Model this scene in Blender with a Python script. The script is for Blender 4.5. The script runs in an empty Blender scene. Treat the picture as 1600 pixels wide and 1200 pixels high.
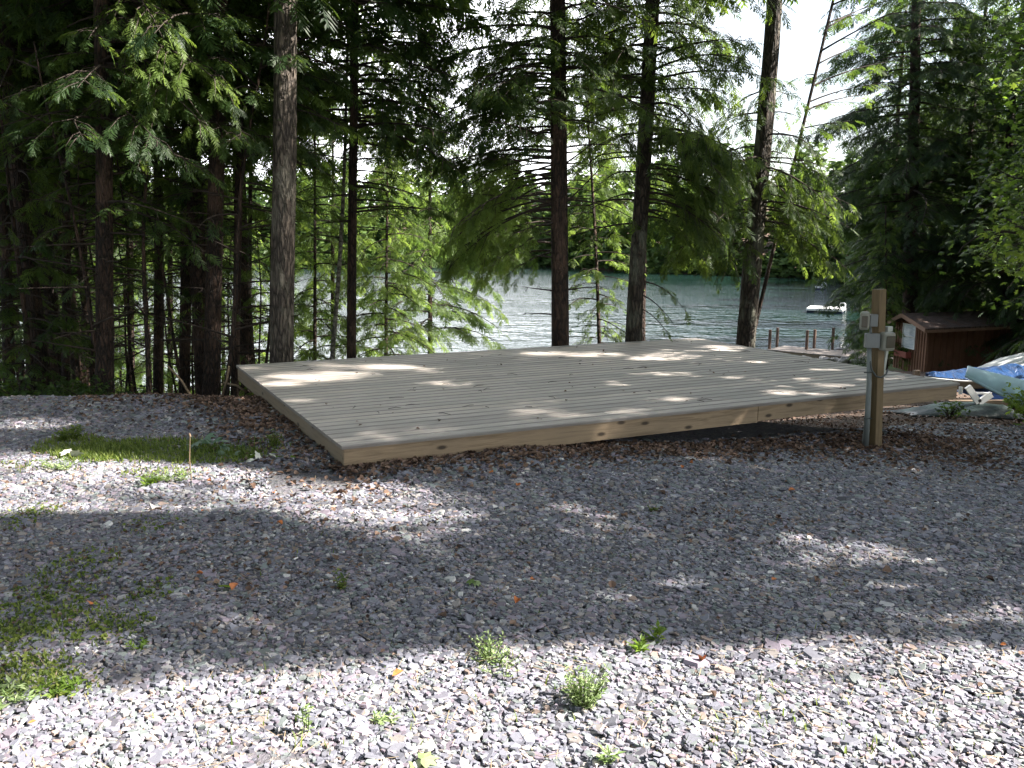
import bpy, math, random
import numpy as np
from mathutils import Vector, Matrix
R = math.radians
C = bpy.context.scene.collection
scene = bpy.context.scene
rng = np.random.default_rng(7)
random.seed(7)

# ------------------------------------------------------------------ camera, light, exposure
FPX, PITCH, ROLL, CZ = 1413.6, 0.16743, -0.0039, 1.7
cp, sp, cr, sr = math.cos(PITCH), math.sin(PITCH), math.cos(ROLL), math.sin(ROLL)
rt0, up0, fw0 = Vector((1, 0, 0)), Vector((0, sp, cp)), Vector((0, cp, -sp))
rt, up = cr * rt0 - sr * up0, sr * rt0 + cr * up0
cam_d = bpy.data.cameras.new('camera')
cam_d.sensor_width = 36; cam_d.lens = FPX / 1600 * 36; cam_d.clip_end = 2000; cam_d.clip_start = 0.05
cam = bpy.data.objects.new('camera', cam_d); C.objects.link(cam)
M4 = Matrix((rt, up, -fw0)).transposed().to_4x4(); M4.translation = (0, 0, CZ)
cam.matrix_world = M4
scene.camera = cam

SUN_EL = R(40); SUN_AZ = (0.996, -0.09)
SUN = Vector((SUN_AZ[0] * math.cos(SUN_EL), SUN_AZ[1] * math.cos(SUN_EL), math.sin(SUN_EL))).normalized()
w = bpy.data.worlds.new('World'); scene.world = w; w.use_nodes = True
nt = w.node_tree; bg = nt.nodes['Background']
sky = nt.nodes.new('ShaderNodeTexSky'); sky.sky_type = 'NISHITA'; sky.sun_disc = False
sky.sun_elevation = SUN_EL; sky.sun_rotation = math.atan2(SUN_AZ[0], SUN_AZ[1])
sky.air_density = 1.0; sky.dust_density = 1.4; sky.ozone_density = 0.3
hz_ = nt.nodes.new('ShaderNodeHueSaturation'); hz_.inputs['Saturation'].default_value = 0.55; hz_.inputs['Value'].default_value = 1.0
nt.links.new(sky.outputs[0], hz_.inputs['Color']); bg.inputs[1].default_value = 0.070
# sky brightened low over the lake, an added glow that whitens the water
tc_ = nt.nodes.new('ShaderNodeTexCoord'); dp = nt.nodes.new('ShaderNodeVectorMath'); dp.operation = 'DOT_PRODUCT'
dp.inputs[1].default_value = Vector((-.28, .93, .24)).normalized(); nt.links.new(tc_.outputs['Generated'], dp.inputs[0])
mp_ = nt.nodes.new('ShaderNodeMapRange'); mp_.interpolation_type = 'SMOOTHSTEP'; mp_.inputs[1].default_value = .84; mp_.inputs[2].default_value = .985
nt.links.new(dp.outputs['Value'], mp_.inputs[0])
ns_ = nt.nodes.new('ShaderNodeTexNoise'); ns_.inputs['Scale'].default_value = 4; ns_.inputs['Detail'].default_value = 5; nt.links.new(tc_.outputs['Generated'], ns_.inputs['Vector'])
mu_ = nt.nodes.new('ShaderNodeMath'); mu_.operation = 'MULTIPLY'; nt.links.new(mp_.outputs[0], mu_.inputs[0]); nt.links.new(ns_.outputs[0], mu_.inputs[1])
mu2 = nt.nodes.new('ShaderNodeMath'); mu2.operation = 'MULTIPLY'; mu2.use_clamp = True; mu2.inputs[1].default_value = 1.7; nt.links.new(mu_.outputs[0], mu2.inputs[0])
mxs = nt.nodes.new('ShaderNodeMix'); mxs.data_type = 'RGBA'; mxs.inputs[7].default_value = (16, 16.2, 17, 1)
nt.links.new(mu2.outputs[0], mxs.inputs[0]); nt.links.new(hz_.outputs[0], mxs.inputs[6]); nt.links.new(mxs.outputs[2], bg.inputs[0])
sl = bpy.data.lights.new('sun', 'SUN'); sl.energy = 5.0; sl.angle = R(0.53); sl.color = (1, .93, .84)
so = bpy.data.objects.new('sun', sl); C.objects.link(so)
so.rotation_euler = SUN.to_track_quat('Z', 'Y').to_euler(); so.location = (20, 0, 30)
scene.view_settings.view_transform = 'Standard'; scene.view_settings.look = 'None'
scene.view_settings.gamma = 1; scene.view_settings.exposure = 2.4
cy = scene.cycles
cy.max_bounces = 7; cy.diffuse_bounces = 3; cy.glossy_bounces = 3; cy.transmission_bounces = 4
cy.use_denoising = True; cy.sample_clamp_indirect = 6

def ray(px, py):
    X, U = (px - 800) / FPX, (600 - py) / FPX
    X, U = cr * X + sr * U, -sr * X + cr * U
    return X, cp + U * sp, -sp + U * cp
def pt(px, py, Y):
    a, b, c = ray(px, py); t = Y / b
    return Vector((a * t, Y, CZ + c * t))
def gp(px, py, z):
    a, b, c = ray(px, py); t = (z - CZ) / c
    return Vector((a * t, b * t, z))

# ------------------------------------------------------------------ ground height
WATER = -4.3
def sstep(a, b, x):
    t = np.clip((x - a) / (b - a), 0, 1); return t * t * (3 - 2 * t)
def G(x, y):
    x = np.asarray(x, float); y = np.asarray(y, float)
    u = sstep(0.5, 7, x)
    z = -0.08 - 0.085 * np.clip(x + .2, 0, 8) * np.clip((y - 3) / 5, 0, 1)
    z += -0.03 * np.clip((5 - y) / 3, 0, 1)
    sl_l = 0.31 - 0.05 * sstep(-5, -12, x)
    left = -np.clip(y - 9.5, 0, 60) * sl_l
    right = -np.clip(y - 9.5, 0, 8.5) * 0.08 - np.clip(y - 18, 0, 80) * .12
    z = z + left * (1 - u) + right * u
    z = z + .025 * np.sin(x * 1.3 + y * .7) * np.cos(y * 1.1 - x * .4) + .012 * np.sin(x * 4.1 + 1) * np.sin(y * 3.7)
    z = z - .035 * np.exp(-((y - 4.6 - .12 * x) / .35) ** 2) - .03 * np.exp(-((y - 6.1 - .12 * x) / .35) ** 2) * (x > -8)
    z = np.maximum(z, -7)
    fy = 160 - 1.6 * np.clip(x - 2, 0, 20) - .8 * np.clip(x - 22, 0, 40) + 6 * np.sin(x * .05)
    xr = 17.5 + (y - 44) * .37
    d = np.maximum(y - fy, (x - xr) * .9)
    dl = -x - 95 - .2 * y
    d = np.maximum(d, dl)
    far = np.where(y > 38, -4.3 + np.clip(d * .16, -3.5, 11) + .5 * np.sin(x * .2) * sstep(5, 20, d), -20)
    return np.maximum(z, far)
def Gs(x, y): return float(G(x, y))

# ------------------------------------------------------------------ helpers
def tag(o, label=None, cat=None, group=None, kind=None):
    if label: o['label'] = label
    if cat: o['category'] = cat
    if group: o['group'] = group
    if kind: o['kind'] = kind
    return o
def empty(name, loc, label=None, cat=None, group=None, rz=0):
    o = bpy.data.objects.new(name, None); o.empty_display_size = .2; C.objects.link(o)
    o.location = loc; o.rotation_euler = (0, 0, rz)
    return tag(o, label, cat, group)
def mesh_np(name, V, F, mat, parent=None, attr=None, smooth=False, link=True, col=None):
    V = np.ascontiguousarray(V, dtype=np.float32); F = np.ascontiguousarray(F, dtype=np.int32)
    me = bpy.data.meshes.new(name)
    me.vertices.add(len(V)); me.vertices.foreach_set('co', V.ravel())
    n, k = F.shape
    me.loops.add(n * k); me.loops.foreach_set('vertex_index', F.ravel())
    me.polygons.add(n); me.polygons.foreach_set('loop_start', np.arange(0, n * k, k, dtype=np.int32))
    me.polygons.foreach_set('loop_total', np.full(n, k, dtype=np.int32))
    me.polygons.foreach_set('use_smooth', np.full(n, smooth))
    if attr is not None:
        a = me.attributes.new('tint', 'FLOAT', 'POINT'); a.data.foreach_set('value', np.ascontiguousarray(attr, dtype=np.float32))
    if col is not None:
        a = me.attributes.new('chip', 'FLOAT_COLOR', 'POINT')
        c4 = np.ones((len(V), 4), np.float32); c4[:, :3] = col; a.data.foreach_set('color', c4.ravel())
    me.update(calc_edges=True)
    me.materials.append(mat)
    if not link: return me
    o = bpy.data.objects.new(name, me); C.objects.link(o)
    if parent: o.parent = parent
    return o
class MB:
    """collects shapes into one mesh"""
    def __init__(s): s.v = []; s.f = []
    def add(s, vs, fs):
        n = len(s.v); s.v += [tuple(v) for v in vs]; s.f += [tuple(i + n for i in f) for f in fs]
    def box(s, c, d, rz=0, rx=0, ry=0, taper=1):
        M = Matrix.Translation(c) @ Matrix.Rotation(rz, 4, 'Z') @ Matrix.Rotation(ry, 4, 'Y') @ Matrix.Rotation(rx, 4, 'X')
        x, y, z = d[0] / 2, d[1] / 2, d[2] / 2
        p = [(-x, -y, -z), (x, -y, -z), (x, y, -z), (-x, y, -z)] + [(a * taper, b * taper, z) for a, b in ((-x, -y), (x, -y), (x, y), (-x, y))]
        s.add([M @ Vector(q) for q in p], [(3, 2, 1, 0), (4, 5, 6, 7), (0, 1, 5, 4), (1, 2, 6, 5), (2, 3, 7, 6), (3, 0, 4, 7)])
    def beam(s, a, b, wd, ht, upv=(0, 0, 1)):
        a, b = Vector(a), Vector(b); d = (b - a).normalized(); sd = d.cross(Vector(upv)).normalized(); u = sd.cross(d)
        p = [q + sd * i * wd / 2 + u * j * ht / 2 for q in (a, b) for i, j in ((-1, -1), (1, -1), (1, 1), (-1, 1))]
        s.add(p, [(3, 2, 1, 0), (4, 5, 6, 7), (0, 1, 5, 4), (1, 2, 6, 5), (2, 3, 7, 6), (3, 0, 4, 7)])
    def tube(s, pts, rad, n=8, cap=True):
        pts = [Vector(p) for p in pts]; k = len(pts)
        rad = rad if isinstance(rad, (list, tuple)) else [rad] * k
        vs = []; prev = None
        for i, p in enumerate(pts):
            d = (pts[min(i + 1, k - 1)] - pts[max(i - 1, 0)]).normalized()
            if prev is None:
                prev = d.orthogonal().normalized()
            a = (prev - d * prev.dot(d)).normalized(); b = d.cross(a); prev = a
            vs += [p + (a * math.cos(t) + b * math.sin(t)) * rad[i] for t in [2 * math.pi * j / n for j in range(n)]]
        fs = [(i * n + j, i * n + (j + 1) % n, (i + 1) * n + (j + 1) % n, (i + 1) * n + j) for i in range(k - 1) for j in range(n)]
        if cap: fs += [tuple(reversed(range(n))), tuple((k - 1) * n + j for j in range(n))]
        s.add(vs, fs)
    def build(s, name, mat, parent=None, bevel=0, smooth=False, solid=0):
        me = bpy.data.meshes.new(name); me.from_pydata(s.v, [], s.f); me.update()
        me.materials.append(mat)
        o = bpy.data.objects.new(name, me); C.objects.link(o)
        if parent: o.parent = parent
        if smooth: me.polygons.foreach_set('use_smooth', [True] * len(me.polygons))
        if solid:
            m = o.modifiers.new('s', 'SOLIDIFY'); m.thickness = solid
        if bevel:
            m = o.modifiers.new('b', 'BEVEL'); m.width = bevel; m.segments = 2; m.limit_method = 'ANGLE'
        return o

# ------------------------------------------------------------------ materials
def mat(name):
    m = bpy.data.materials.new(name); m.use_nodes = True; t = m.node_tree; t.nodes.clear()
    o = t.nodes.new('ShaderNodeOutputMaterial')
    return m, t, o
def N(t, kind, **kw):
    n = t.nodes.new('ShaderNode' + kind)
    for k, v in kw.items():
        if hasattr(n, k) and k not in n.inputs: setattr(n, k, v)
        else: n.inputs[k].default_value = v
    return n
def ramp(t, fac, stops, interp='LINEAR'):
    r = t.nodes.new('ShaderNodeValToRGB'); r.color_ramp.interpolation = interp
    e = r.color_ramp.elements
    while len(e) < len(stops): e.new(.5)
    for i, (p, c) in enumerate(stops): e[i].position = p; e[i].color = (*c, 1)
    t.links.new(fac, r.inputs[0]); return r.outputs[0]
def coords(t, scale=(1, 1, 1), rot=(0, 0, 0), kind='Object'):
    c = N(t, 'TexCoord'); mp = N(t, 'Mapping'); mp.inputs['Scale'].default_value = scale; mp.inputs['Rotation'].default_value = rot
    t.links.new(c.outputs[kind], mp.inputs[0]); return mp.outputs[0]
def noise(t, vec, scale, detail=4, rough=.55, dist=0):
    n = N(t, 'TexNoise'); n.inputs['Scale'].default_value = scale; n.inputs['Detail'].default_value = detail
    n.inputs['Roughness'].default_value = rough; n.inputs['Distortion'].default_value = dist
    t.links.new(vec, n.inputs['Vector']); return n.outputs[0]
def mixc(t, fac, a, b, mode='MIX'):
    m = t.nodes.new('ShaderNodeMix'); m.data_type = 'RGBA'; m.blend_type = mode
    for s, v in ((0, fac), (6, a), (7, b)):
        if hasattr(v, 'links') or isinstance(v, bpy.types.NodeSocket): t.links.new(v, m.inputs[s])
        else: m.inputs[s].default_value = v if s == 0 else (*v, 1)
    return m.outputs[2]
def bump(t, h, dist, strength=1, prev=None):
    b = N(t, 'Bump'); b.inputs['Strength'].default_value = strength; b.inputs['Distance'].default_value = dist
    t.links.new(h, b.inputs['Height'])
    if prev: t.links.new(prev, b.inputs['Normal'])
    return b.outputs[0]
def princ(t, o, col, rough=.7, nrm=None, **kw):
    p = N(t, 'BsdfPrincipled')
    if isinstance(col, bpy.types.NodeSocket): t.links.new(col, p.inputs['Base Color'])
    else: p.inputs['Base Color'].default_value = (*col, 1)
    if isinstance(rough, bpy.types.NodeSocket): t.links.new(rough, p.inputs['Roughness'])
    else: p.inputs['Roughness'].default_value = rough
    for k, v in kw.items(): p.inputs[k.replace('_', ' ')].default_value = v
    if nrm: t.links.new(nrm, p.inputs['Normal'])
    t.links.new(p.outputs[0], o.inputs[0]); return p
def simple(name, col, rough=.6, var=.25, scale=8, bd=.002, **kw):
    m, t, o = mat(name); v = coords(t); n = noise(t, v, scale, 5, .6)
    c = ramp(t, n, [(.3, tuple(x * (1 - var) for x in col)), (.7, tuple(min(1, x * (1 + var)) for x in col))])
    princ(t, o, c, rough, bump(t, noise(t, v, scale * 6, 3), bd, .6), **kw); return m

def wood(name, c0, c1, axis=0, scale=1.0, knots=True, rough=.75, grey=None):
    m, t, o = mat(name)
    s = [14, 14, 14]; s[axis] = .9
    v = coords(t, tuple(x * scale for x in s))
    g = noise(t, v, 2.2, 6, .65, .6)
    col = ramp(t, g, [(.28, c0), (.55, c1), (.75, tuple((a + b) / 2 for a, b in zip(c0, c1)))])
    big = noise(t, coords(t, (1.2, 1.2, 1.2)), 1.6, 3)
    col = mixc(t, ramp(t, big, [(.35, (0, 0, 0)), (.7, (.55, .55, .55))]), col, grey or c0)
    if knots:
        s2 = [9, 9, 9]; s2[axis] = 2.2
        vn = N(t, 'TexVoronoi'); vn.inputs['Scale'].default_value = 1.0
        if knots == 'big':
            vn.voronoi_dimensions = '2D'; t.links.new(coords(t, (2.0, 1, 5.0), (R(90), 0, 0)), vn.inputs['Vector'])
        else: t.links.new(coords(t, tuple(s2)), vn.inputs['Vector'])
        k = ramp(t, vn.outputs['Distance'], [(.05, (1, 1, 1)), (.11 if knots == 'big' else .13, (0, 0, 0))])
        col = mixc(t, k, col, tuple(x * .35 for x in c0))
    princ(t, o, col, rough, bump(t, g, .002, .7)); return m

def bark(name, c0, c1, sc=1.0, depth=.02, ridge=(26, 26, 5), blotch=None):
    m, t, o = mat(name)
    v = coords(t, tuple(x * sc for x in ridge))
    vo = N(t, 'TexVoronoi', feature='DISTANCE_TO_EDGE'); vo.inputs['Scale'].default_value = 1
    nv = noise(t, coords(t, (9, 9, 9)), 1, 4)
    mx = N(t, 'VectorMath', operation='ADD'); sc_ = N(t, 'VectorMath', operation='SCALE'); sc_.inputs[3].default_value = 1.2
    nn = N(t, 'TexNoise'); nn.inputs['Scale'].default_value = .9; t.links.new(v, nn.inputs['Vector'])
    t.links.new(nn.outputs['Color'], sc_.inputs[0]); t.links.new(v, mx.inputs[0]); t.links.new(sc_.outputs[0], mx.inputs[1])
    t.links.new(mx.outputs[0], vo.inputs['Vector'])
    h = ramp(t, vo.outputs['Distance'], [(0, (0, 0, 0)), (.25, (1, 1, 1))])
    fine = noise(t, v, 2.5, 6, .7)
    col = ramp(t, fine, [(.25, c0), (.75, c1)])
    col = mixc(t, h, tuple(x * .35 for x in c0), col)
    if blotch:
        col = mixc(t, ramp(t, noise(t, coords(t, (3, 3, 1.2)), 1.6, 5, .6), [(.5, (0, 0, 0)), (.62, (.8, .8, .8))]), col, blotch)
    n1 = bump(t, h, depth, 1); n2 = bump(t, fine, depth * .5, .8, n1)
    princ(t, o, col, .9, n2); return m

def leaf_mat(name, c0, c1, t0, t1, gloss=.35, trans=.45):
    m, t, o = mat(name)
    a = N(t, 'Attribute'); a.attribute_name = 'tint'
    oi = N(t, 'ObjectInfo')
    n = noise(t, coords(t, (1, 1, 1), kind='Object'), 1.1, 3)
    ad = N(t, 'Math', operation='ADD'); t.links.new(a.outputs['Fac'], ad.inputs[0])
    m2 = N(t, 'Math', operation='MULTIPLY_ADD'); t.links.new(n, m2.inputs[0]); m2.inputs[1].default_value = 1.1; m2.inputs[2].default_value = -.55
    t.links.new(m2.outputs[0], ad.inputs[1])
    col = ramp(t, ad.outputs[0], [(.1, c0), (.85, c1)])
    tc = ramp(t, ad.outputs[0], [(.1, t0), (.85, t1)])
    p = N(t, 'BsdfPrincipled'); t.links.new(col, p.inputs['Base Color']); p.inputs['Roughness'].default_value = .5
    p.inputs['Specular IOR Level'].default_value = gloss
    tr = N(t, 'BsdfTranslucent'); t.links.new(tc, tr.inputs[0])
    mx = N(t, 'MixShader'); mx.inputs[0].default_value = trans
    t.links.new(p.outputs[0], mx.inputs[1]); t.links.new(tr.outputs[0], mx.inputs[2]); t.links.new(mx.outputs[0], o.inputs[0])
    return m

M = {}
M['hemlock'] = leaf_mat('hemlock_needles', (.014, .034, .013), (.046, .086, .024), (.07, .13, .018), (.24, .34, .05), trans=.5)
M['hemlock_shaded'] = leaf_mat('shaded_hemlock_needles', (.011, .028, .012), (.034, .066, .022), (.04, .08, .015), (.12, .19, .035))  # darker needle copy: shade on the right-hand trees put into the colour
M['hemlock_light'] = leaf_mat('hemlock_sunlit_new_growth', (.04, .08, .018), (.12, .18, .04), (.13, .23, .035), (.32, .44, .08), trans=.52)  # new growth, with sunlit brightness also put into the colours
M['maple'] = leaf_mat('broad_leaf', (.016, .036, .010), (.045, .085, .02), (.05, .10, .012), (.15, .25, .03))
M['maple_bright'] = leaf_mat('bright_broad_leaf', (.07, .13, .02), (.14, .22, .035), (.18, .30, .03), (.36, .48, .06))
M['far_leaf'] = leaf_mat('far_foliage', (.025, .052, .018), (.085, .135, .04), (.05, .09, .02), (.16, .24, .05), gloss=.15, trans=.35)
M['grass'] = leaf_mat('grass_blade', (.08, .12, .02), (.22, .26, .06), (.10, .18, .03), (.22, .32, .06))
M['pale_weed'] = leaf_mat('pale_weed_leaf', (.16, .24, .08), (.34, .42, .22), (.22, .34, .10), (.40, .5, .22))
M['silver_leaf'] = leaf_mat('silver_leaf', (.14, .24, .16), (.34, .42, .34), (.10, .2, .1), (.2, .3, .2))
M['dead_leaf'] = leaf_mat('dead_leaf', (.06, .038, .030), (.27, .18, .135), (.04, .025, .015), (.14, .08, .05), trans=.2, gloss=.2)
M['white_leaf'] = simple('bleached_leaf', (.62, .62, .55), .7, .12, 20)
M['orange_leaf'] = simple('orange_leaf', (.42, .14, .04), .6, .4, 20)
M['bark_grey'] = bark('grey_pine_bark', (.085, .066, .052), (.19, .155, .125), 1.0, .04, (22, 22, 4.5), blotch=(.21, .19, .15))
M['bark_dark'] = bark('hemlock_bark', (.022, .013, .009), (.07, .038, .025), 1.1, .03, (24, 24, 6), blotch=(.10, .06, .042))
M['bark_pale'] = bark('pale_smooth_bark', (.15, .14, .11), (.32, .30, .25), .8, .006, (12, 12, 14))
M['bark_lichen'] = bark('lichen_bark', (.035, .027, .02), (.095, .072, .055), 1.0, .03, (20, 20, 6), blotch=(.15, .155, .12))
M['twig'] = simple('twig_wood', (.028, .019, .014), .9, .4, 12)

# gravel chips: colour stored per chip
m, t, o = mat('slate_chip'); a = N(t, 'Attribute'); a.attribute_name = 'chip'
v = coords(t, (1, 1, 1)); n = noise(t, v, 90, 4)
c = mixc(t, .35, a.outputs['Color'], ramp(t, n, [(.3, (.6, .6, .6)), (.7, (1.05, 1.05, 1.05))]), 'MULTIPLY')
princ(t, o, c, .62, bump(t, n, .0015, .7)); M['chip'] = m

# ground: fine gravel bed, litter on the wooded slope, grass near the lake
m, t, o = mat('earth'); v = coords(t, (1, 1, 1))
vo = N(t, 'TexVoronoi'); vo.inputs['Scale'].default_value = 38; t.links.new(v, vo.inputs['Vector'])
stone = ramp(t, vo.outputs['Color'], [(0, (.05, .05, .06)), (.4, (.12, .11, .13)), (.7, (.10, .11, .12)), (1, (.20, .17, .16))])
n1 = noise(t, v, 7, 8, .7); n2 = noise(t, v, 60, 4, .7)
litter = ramp(t, n2, [(.3, (.035, .022, .016)), (.5, (.10, .055, .035)), (.72, (.20, .13, .085))])
litter = mixc(t, ramp(t, n1, [(.45, (0, 0, 0)), (.6, (1, 1, 1))]), litter, (.045, .035, .025))
grass_c = ramp(t, n2, [(.3, (.035, .065, .018)), (.7, (.10, .16, .04))])
sx = N(t, 'SeparateXYZ'); t.links.new(v, sx.inputs[0])
def mr(val, a_, b_):
    q = N(t, 'MapRange'); q.inputs[1].default_value = a_; q.inputs[2].default_value = b_; t.links.new(val, q.inputs[0]); return q.outputs[0]
def mul(a_, b_):
    q = N(t, 'Math', operation='MULTIPLY'); t.links.new(a_, q.inputs[0]); t.links.new(b_, q.inputs[1]); return q.outputs[0]
wob = N(t, 'Math', operation='MULTIPLY_ADD'); t.links.new(noise(t, v, .9, 5, .7), wob.inputs[0]); wob.inputs[1].default_value = 2.5
t.links.new(sx.outputs[1], wob.inputs[2])
far_f = mr(wob.outputs[0], 11.0, 11.9)
col = mixc(t, far_f, stone, litter)
gmask = mul(mul(mr(sx.outputs[1], 30, 33), mr(sx.outputs[1], 60, 45)), mr(sx.outputs[0], 6, 9))
col = mixc(t, gmask, col, grass_c)
princ(t, o, col, .95, bump(t, n2, .02, .8, bump(t, vo.outputs['Distance'], .02, .6))); M['ground'] = m

# water
m, t, o = mat('lake'); v = coords(t, (1, 1, 1))
w1 = noise(t, coords(t, (.45, 1.0, 1), (0, 0, R(12))), 2.4, 4, .7, .3)
w2 = noise(t, coords(t, (.7, 1, 1), (0, 0, R(-25))), .8, 3, .6)
w3 = noise(t, coords(t, (.05, .12, 1)), .6, 2, .5)
hs = N(t, 'Math', operation='MULTIPLY'); t.links.new(w1, hs.inputs[0]); t.links.new(ramp(t, w3, [(.38, (.15, .15, .15)), (.58, (1, 1, 1))]), hs.inputs[1])
nb = bump(t, w2, .26, 1, bump(t, hs.outputs[0], .15, 1))
princ(t, o, (.008, .022, .018), .03, nb, IOR=1.38); M['water'] = m

# deck boards: greyish treated pine, boards tinted one by one
m, t, o = mat('deck_board')
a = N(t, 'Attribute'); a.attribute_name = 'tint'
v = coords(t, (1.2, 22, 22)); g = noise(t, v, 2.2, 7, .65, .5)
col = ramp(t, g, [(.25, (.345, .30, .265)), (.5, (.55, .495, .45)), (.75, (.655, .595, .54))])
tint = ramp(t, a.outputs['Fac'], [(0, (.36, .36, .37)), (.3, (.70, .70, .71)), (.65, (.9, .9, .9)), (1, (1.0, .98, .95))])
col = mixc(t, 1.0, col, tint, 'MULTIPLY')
st = ramp(t, noise(t, coords(t, (1, 1, 1)), 1.3, 6, .65), [(.45, (0, 0, 0)), (.75, (.5, .5, .5))])
col = mixc(t, st, col, (.30, .30, .27))
col = mixc(t, ramp(t, noise(t, coords(t, (3, 12, 1)), 5, 4), [(.62, (0, 0, 0)), (.75, (.5, .5, .5))]), col, (.22, .19, .15))
princ(t, o, col, .7, bump(t, g, .002, .7)); M['deck'] = m
M['rim'] = wood('rim_pine', (.12, .078, .045), (.32, .235, .15), 0, 1, 'big', .7, grey=(.20, .15, .10))
M['rim_shaded'] = wood('shaded_rim', (.12, .09, .055), (.22, .165, .105), 0, 1, 'big', .75, grey=(.2, .17, .13))  # darker copy of the rim pine: side shade put into the colour
M['joist'] = wood('joist_wood', (.12, .09, .06), (.2, .15, .1), 0)
M['post'] = wood('post_wood', (.075, .05, .024), (.18, .125, .062), 2, 1.3, True, .7, grey=(.12, .09, .05))
M['grey_pvc'] = simple('grey_conduit', (.17, .19, .19), .45, .08, 10, .0005)
M['box_grey'] = simple('grey_box_plastic', (.19, .20, .20), .45, .08, 12, .0005)
M['beige'] = simple('beige_cover_plastic', (.24, .24, .20), .35, .1, 12, .0005)
M['cable'] = simple('dark_cable', (.05, .06, .06), .5, .1, 10, .0005)
M['white_pvc'] = simple('white_pipe', (.42, .45, .42), .45, .06, 8, .0005)
m, t, o = mat('smoky_cover'); princ(t, o, (.06, .055, .035), .18, None, Coat_Weight=.4); M['smoky'] = m
M['shed_wall'] = wood('stained_siding', (.10, .045, .025), (.19, .09, .052), 2, 1.2, False, .8)
M['lit_batten'] = wood('lit_batten_wood', (.17, .085, .05), (.28, .15, .09), 2, 1.2, False, .8)  # gable battens only: light on the gable put into a brighter tone
M['shed_trim'] = wood('shed_trim', (.18, .10, .065), (.28, .17, .11), 0, 1, False)
M['red_wood'] = simple('red_painted_wood', (.30, .085, .06), .6, .2, 14)
m, t, o = mat('shingle'); v = coords(t)
br = N(t, 'TexBrick'); br.inputs['Scale'].default_value = 3.2; br.inputs['Mortar Size'].default_value = .012
br.inputs['Color1'].default_value = (.08, .058, .05, 1); br.inputs['Color2'].default_value = (.14, .10, .085, 1); br.inputs['Mortar'].default_value = (.02, .015, .013, 1)
t.links.new(v, br.inputs['Vector'])
moss = ramp(t, noise(t, v, 2.5, 6, .7), [(.52, (0, 0, 0)), (.66, (1, 1, 1))])
princ(t, o, mixc(t, moss, br.outputs[0], (.11, .06, .04)), .95, bump(t, noise(t, v, 60, 3), .006)); M['shingle'] = m
m, t, o = mat('painted_reflection_pane'); v = coords(t); princ(t, o, ramp(t, noise(t, coords(t, (3, 3, 14)), 1.5, 4), [(.35, (.50, .57, .64)), (.65, (.72, .77, .80))]), .25, None, Coat_Weight=.8); M['glass'] = m  # pale bands paint the lake's reflection into the pane colour
M['white_paint'] = simple('white_paint', (.72, .73, .72), .45, .06, 10)
M['canoe'] = simple('pale_blue_hull', (.42, .60, .68), .35, .14, 4, .001)
M['grey_hull'] = simple('grey_hull', (.48, .50, .50), .5, .12, 5)
m, t, o = mat('blue_tarp'); v = coords(t)
wv = noise(t, coords(t, (7, 2, 3)), 1.6, 5, .6, 1.0)
princ(t, o, ramp(t, wv, [(.3, (.004, .025, .085)), (.7, (.010, .055, .17))]), .4, bump(t, wv, .05, 1)); M['tarp'] = m
M['teal_tarp'] = simple('teal_cover', (.012, .026, .026), .5, .35, 3, .02)
M['dark_wood'] = wood('dark_rack_wood', (.08, .055, .035), (.16, .115, .075), 0, 1, False)
M['dock'] = wood('dock_board', (.08, .068, .06), (.15, .13, .115), 0, 1, False)
M['dock_post'] = simple('dock_post_wood', (.10, .06, .045), .8, .3, 6)
M['navy'] = simple('navy_fabric', (.02, .03, .06), .8, .2, 10)
M['black_plastic'] = simple('black_plastic', (.025, .025, .03), .4, .2, 10)
M['red_hull'] = simple('red_hull', (.45, .04, .05), .35, .1, 5)
M['blue_hull'] = simple('blue_hull', (.08, .16, .45), .35, .1, 5)
M['steel'] = simple('galvanised_pipe', (.6, .62, .64), .3, .1, 10, .0005, Metallic=.6)
M['rock'] = simple('shore_rock', (.36, .33, .30), .85, .35, 3, .03)

# ------------------------------------------------------------------ ground sheet and water
def axis(segs):
    out = []
    for a_, b_, s_ in segs: out += list(np.arange(a_, b_, s_))
    return np.array(out + [segs[-1][1]])
gx = axis([(-500, -120, 20), (-120, -30, 5), (-30, -12, .8), (-12, 12, .16), (12, 30, .6), (30, 120, 4), (120, 500, 20)])
gy = axis([(-60, 0, 3), (0, 16, .16), (16, 60, .5), (60, 200, 3), (200, 600, 20)])
X, Y = np.meshgrid(gx, gy); Z = G(X, Y)
fine = rng.normal(0, .006, Z.shape) * (Y < 12); Z = Z + fine
nx, ny = len(gx), len(gy)
idx = np.arange(nx * ny).reshape(ny, nx)
F = np.stack([idx[:-1, :-1], idx[:-1, 1:], idx[1:, 1:], idx[1:, :-1]], -1).reshape(-1, 4)
tag(mesh_np('ground', np.stack([X, Y, Z], -1).reshape(-1, 3), F, M['ground'], smooth=True), kind='structure')
tag(mesh_np('water', [(-500, 18, WATER), (200, 18, WATER), (200, 400, WATER), (-500, 400, WATER)], [(0, 1, 2, 3)], M['water']), kind='structure')

# deck frame of reference
DT = 0.10; th = 0.45904
DA = np.array([-1.2671, 6.6446]); DU = np.array([math.cos(th), math.sin(th)]); DV = np.array([-math.sin(th), math.cos(th)])
DL, DW = 6.798, 4.592
def deck_uv(x, y):
    dx, dy = x - DA[0], y - DA[1]
    return dx * DU[0] + dy * DU[1], dx * DV[0] + dy * DV[1]

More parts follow.
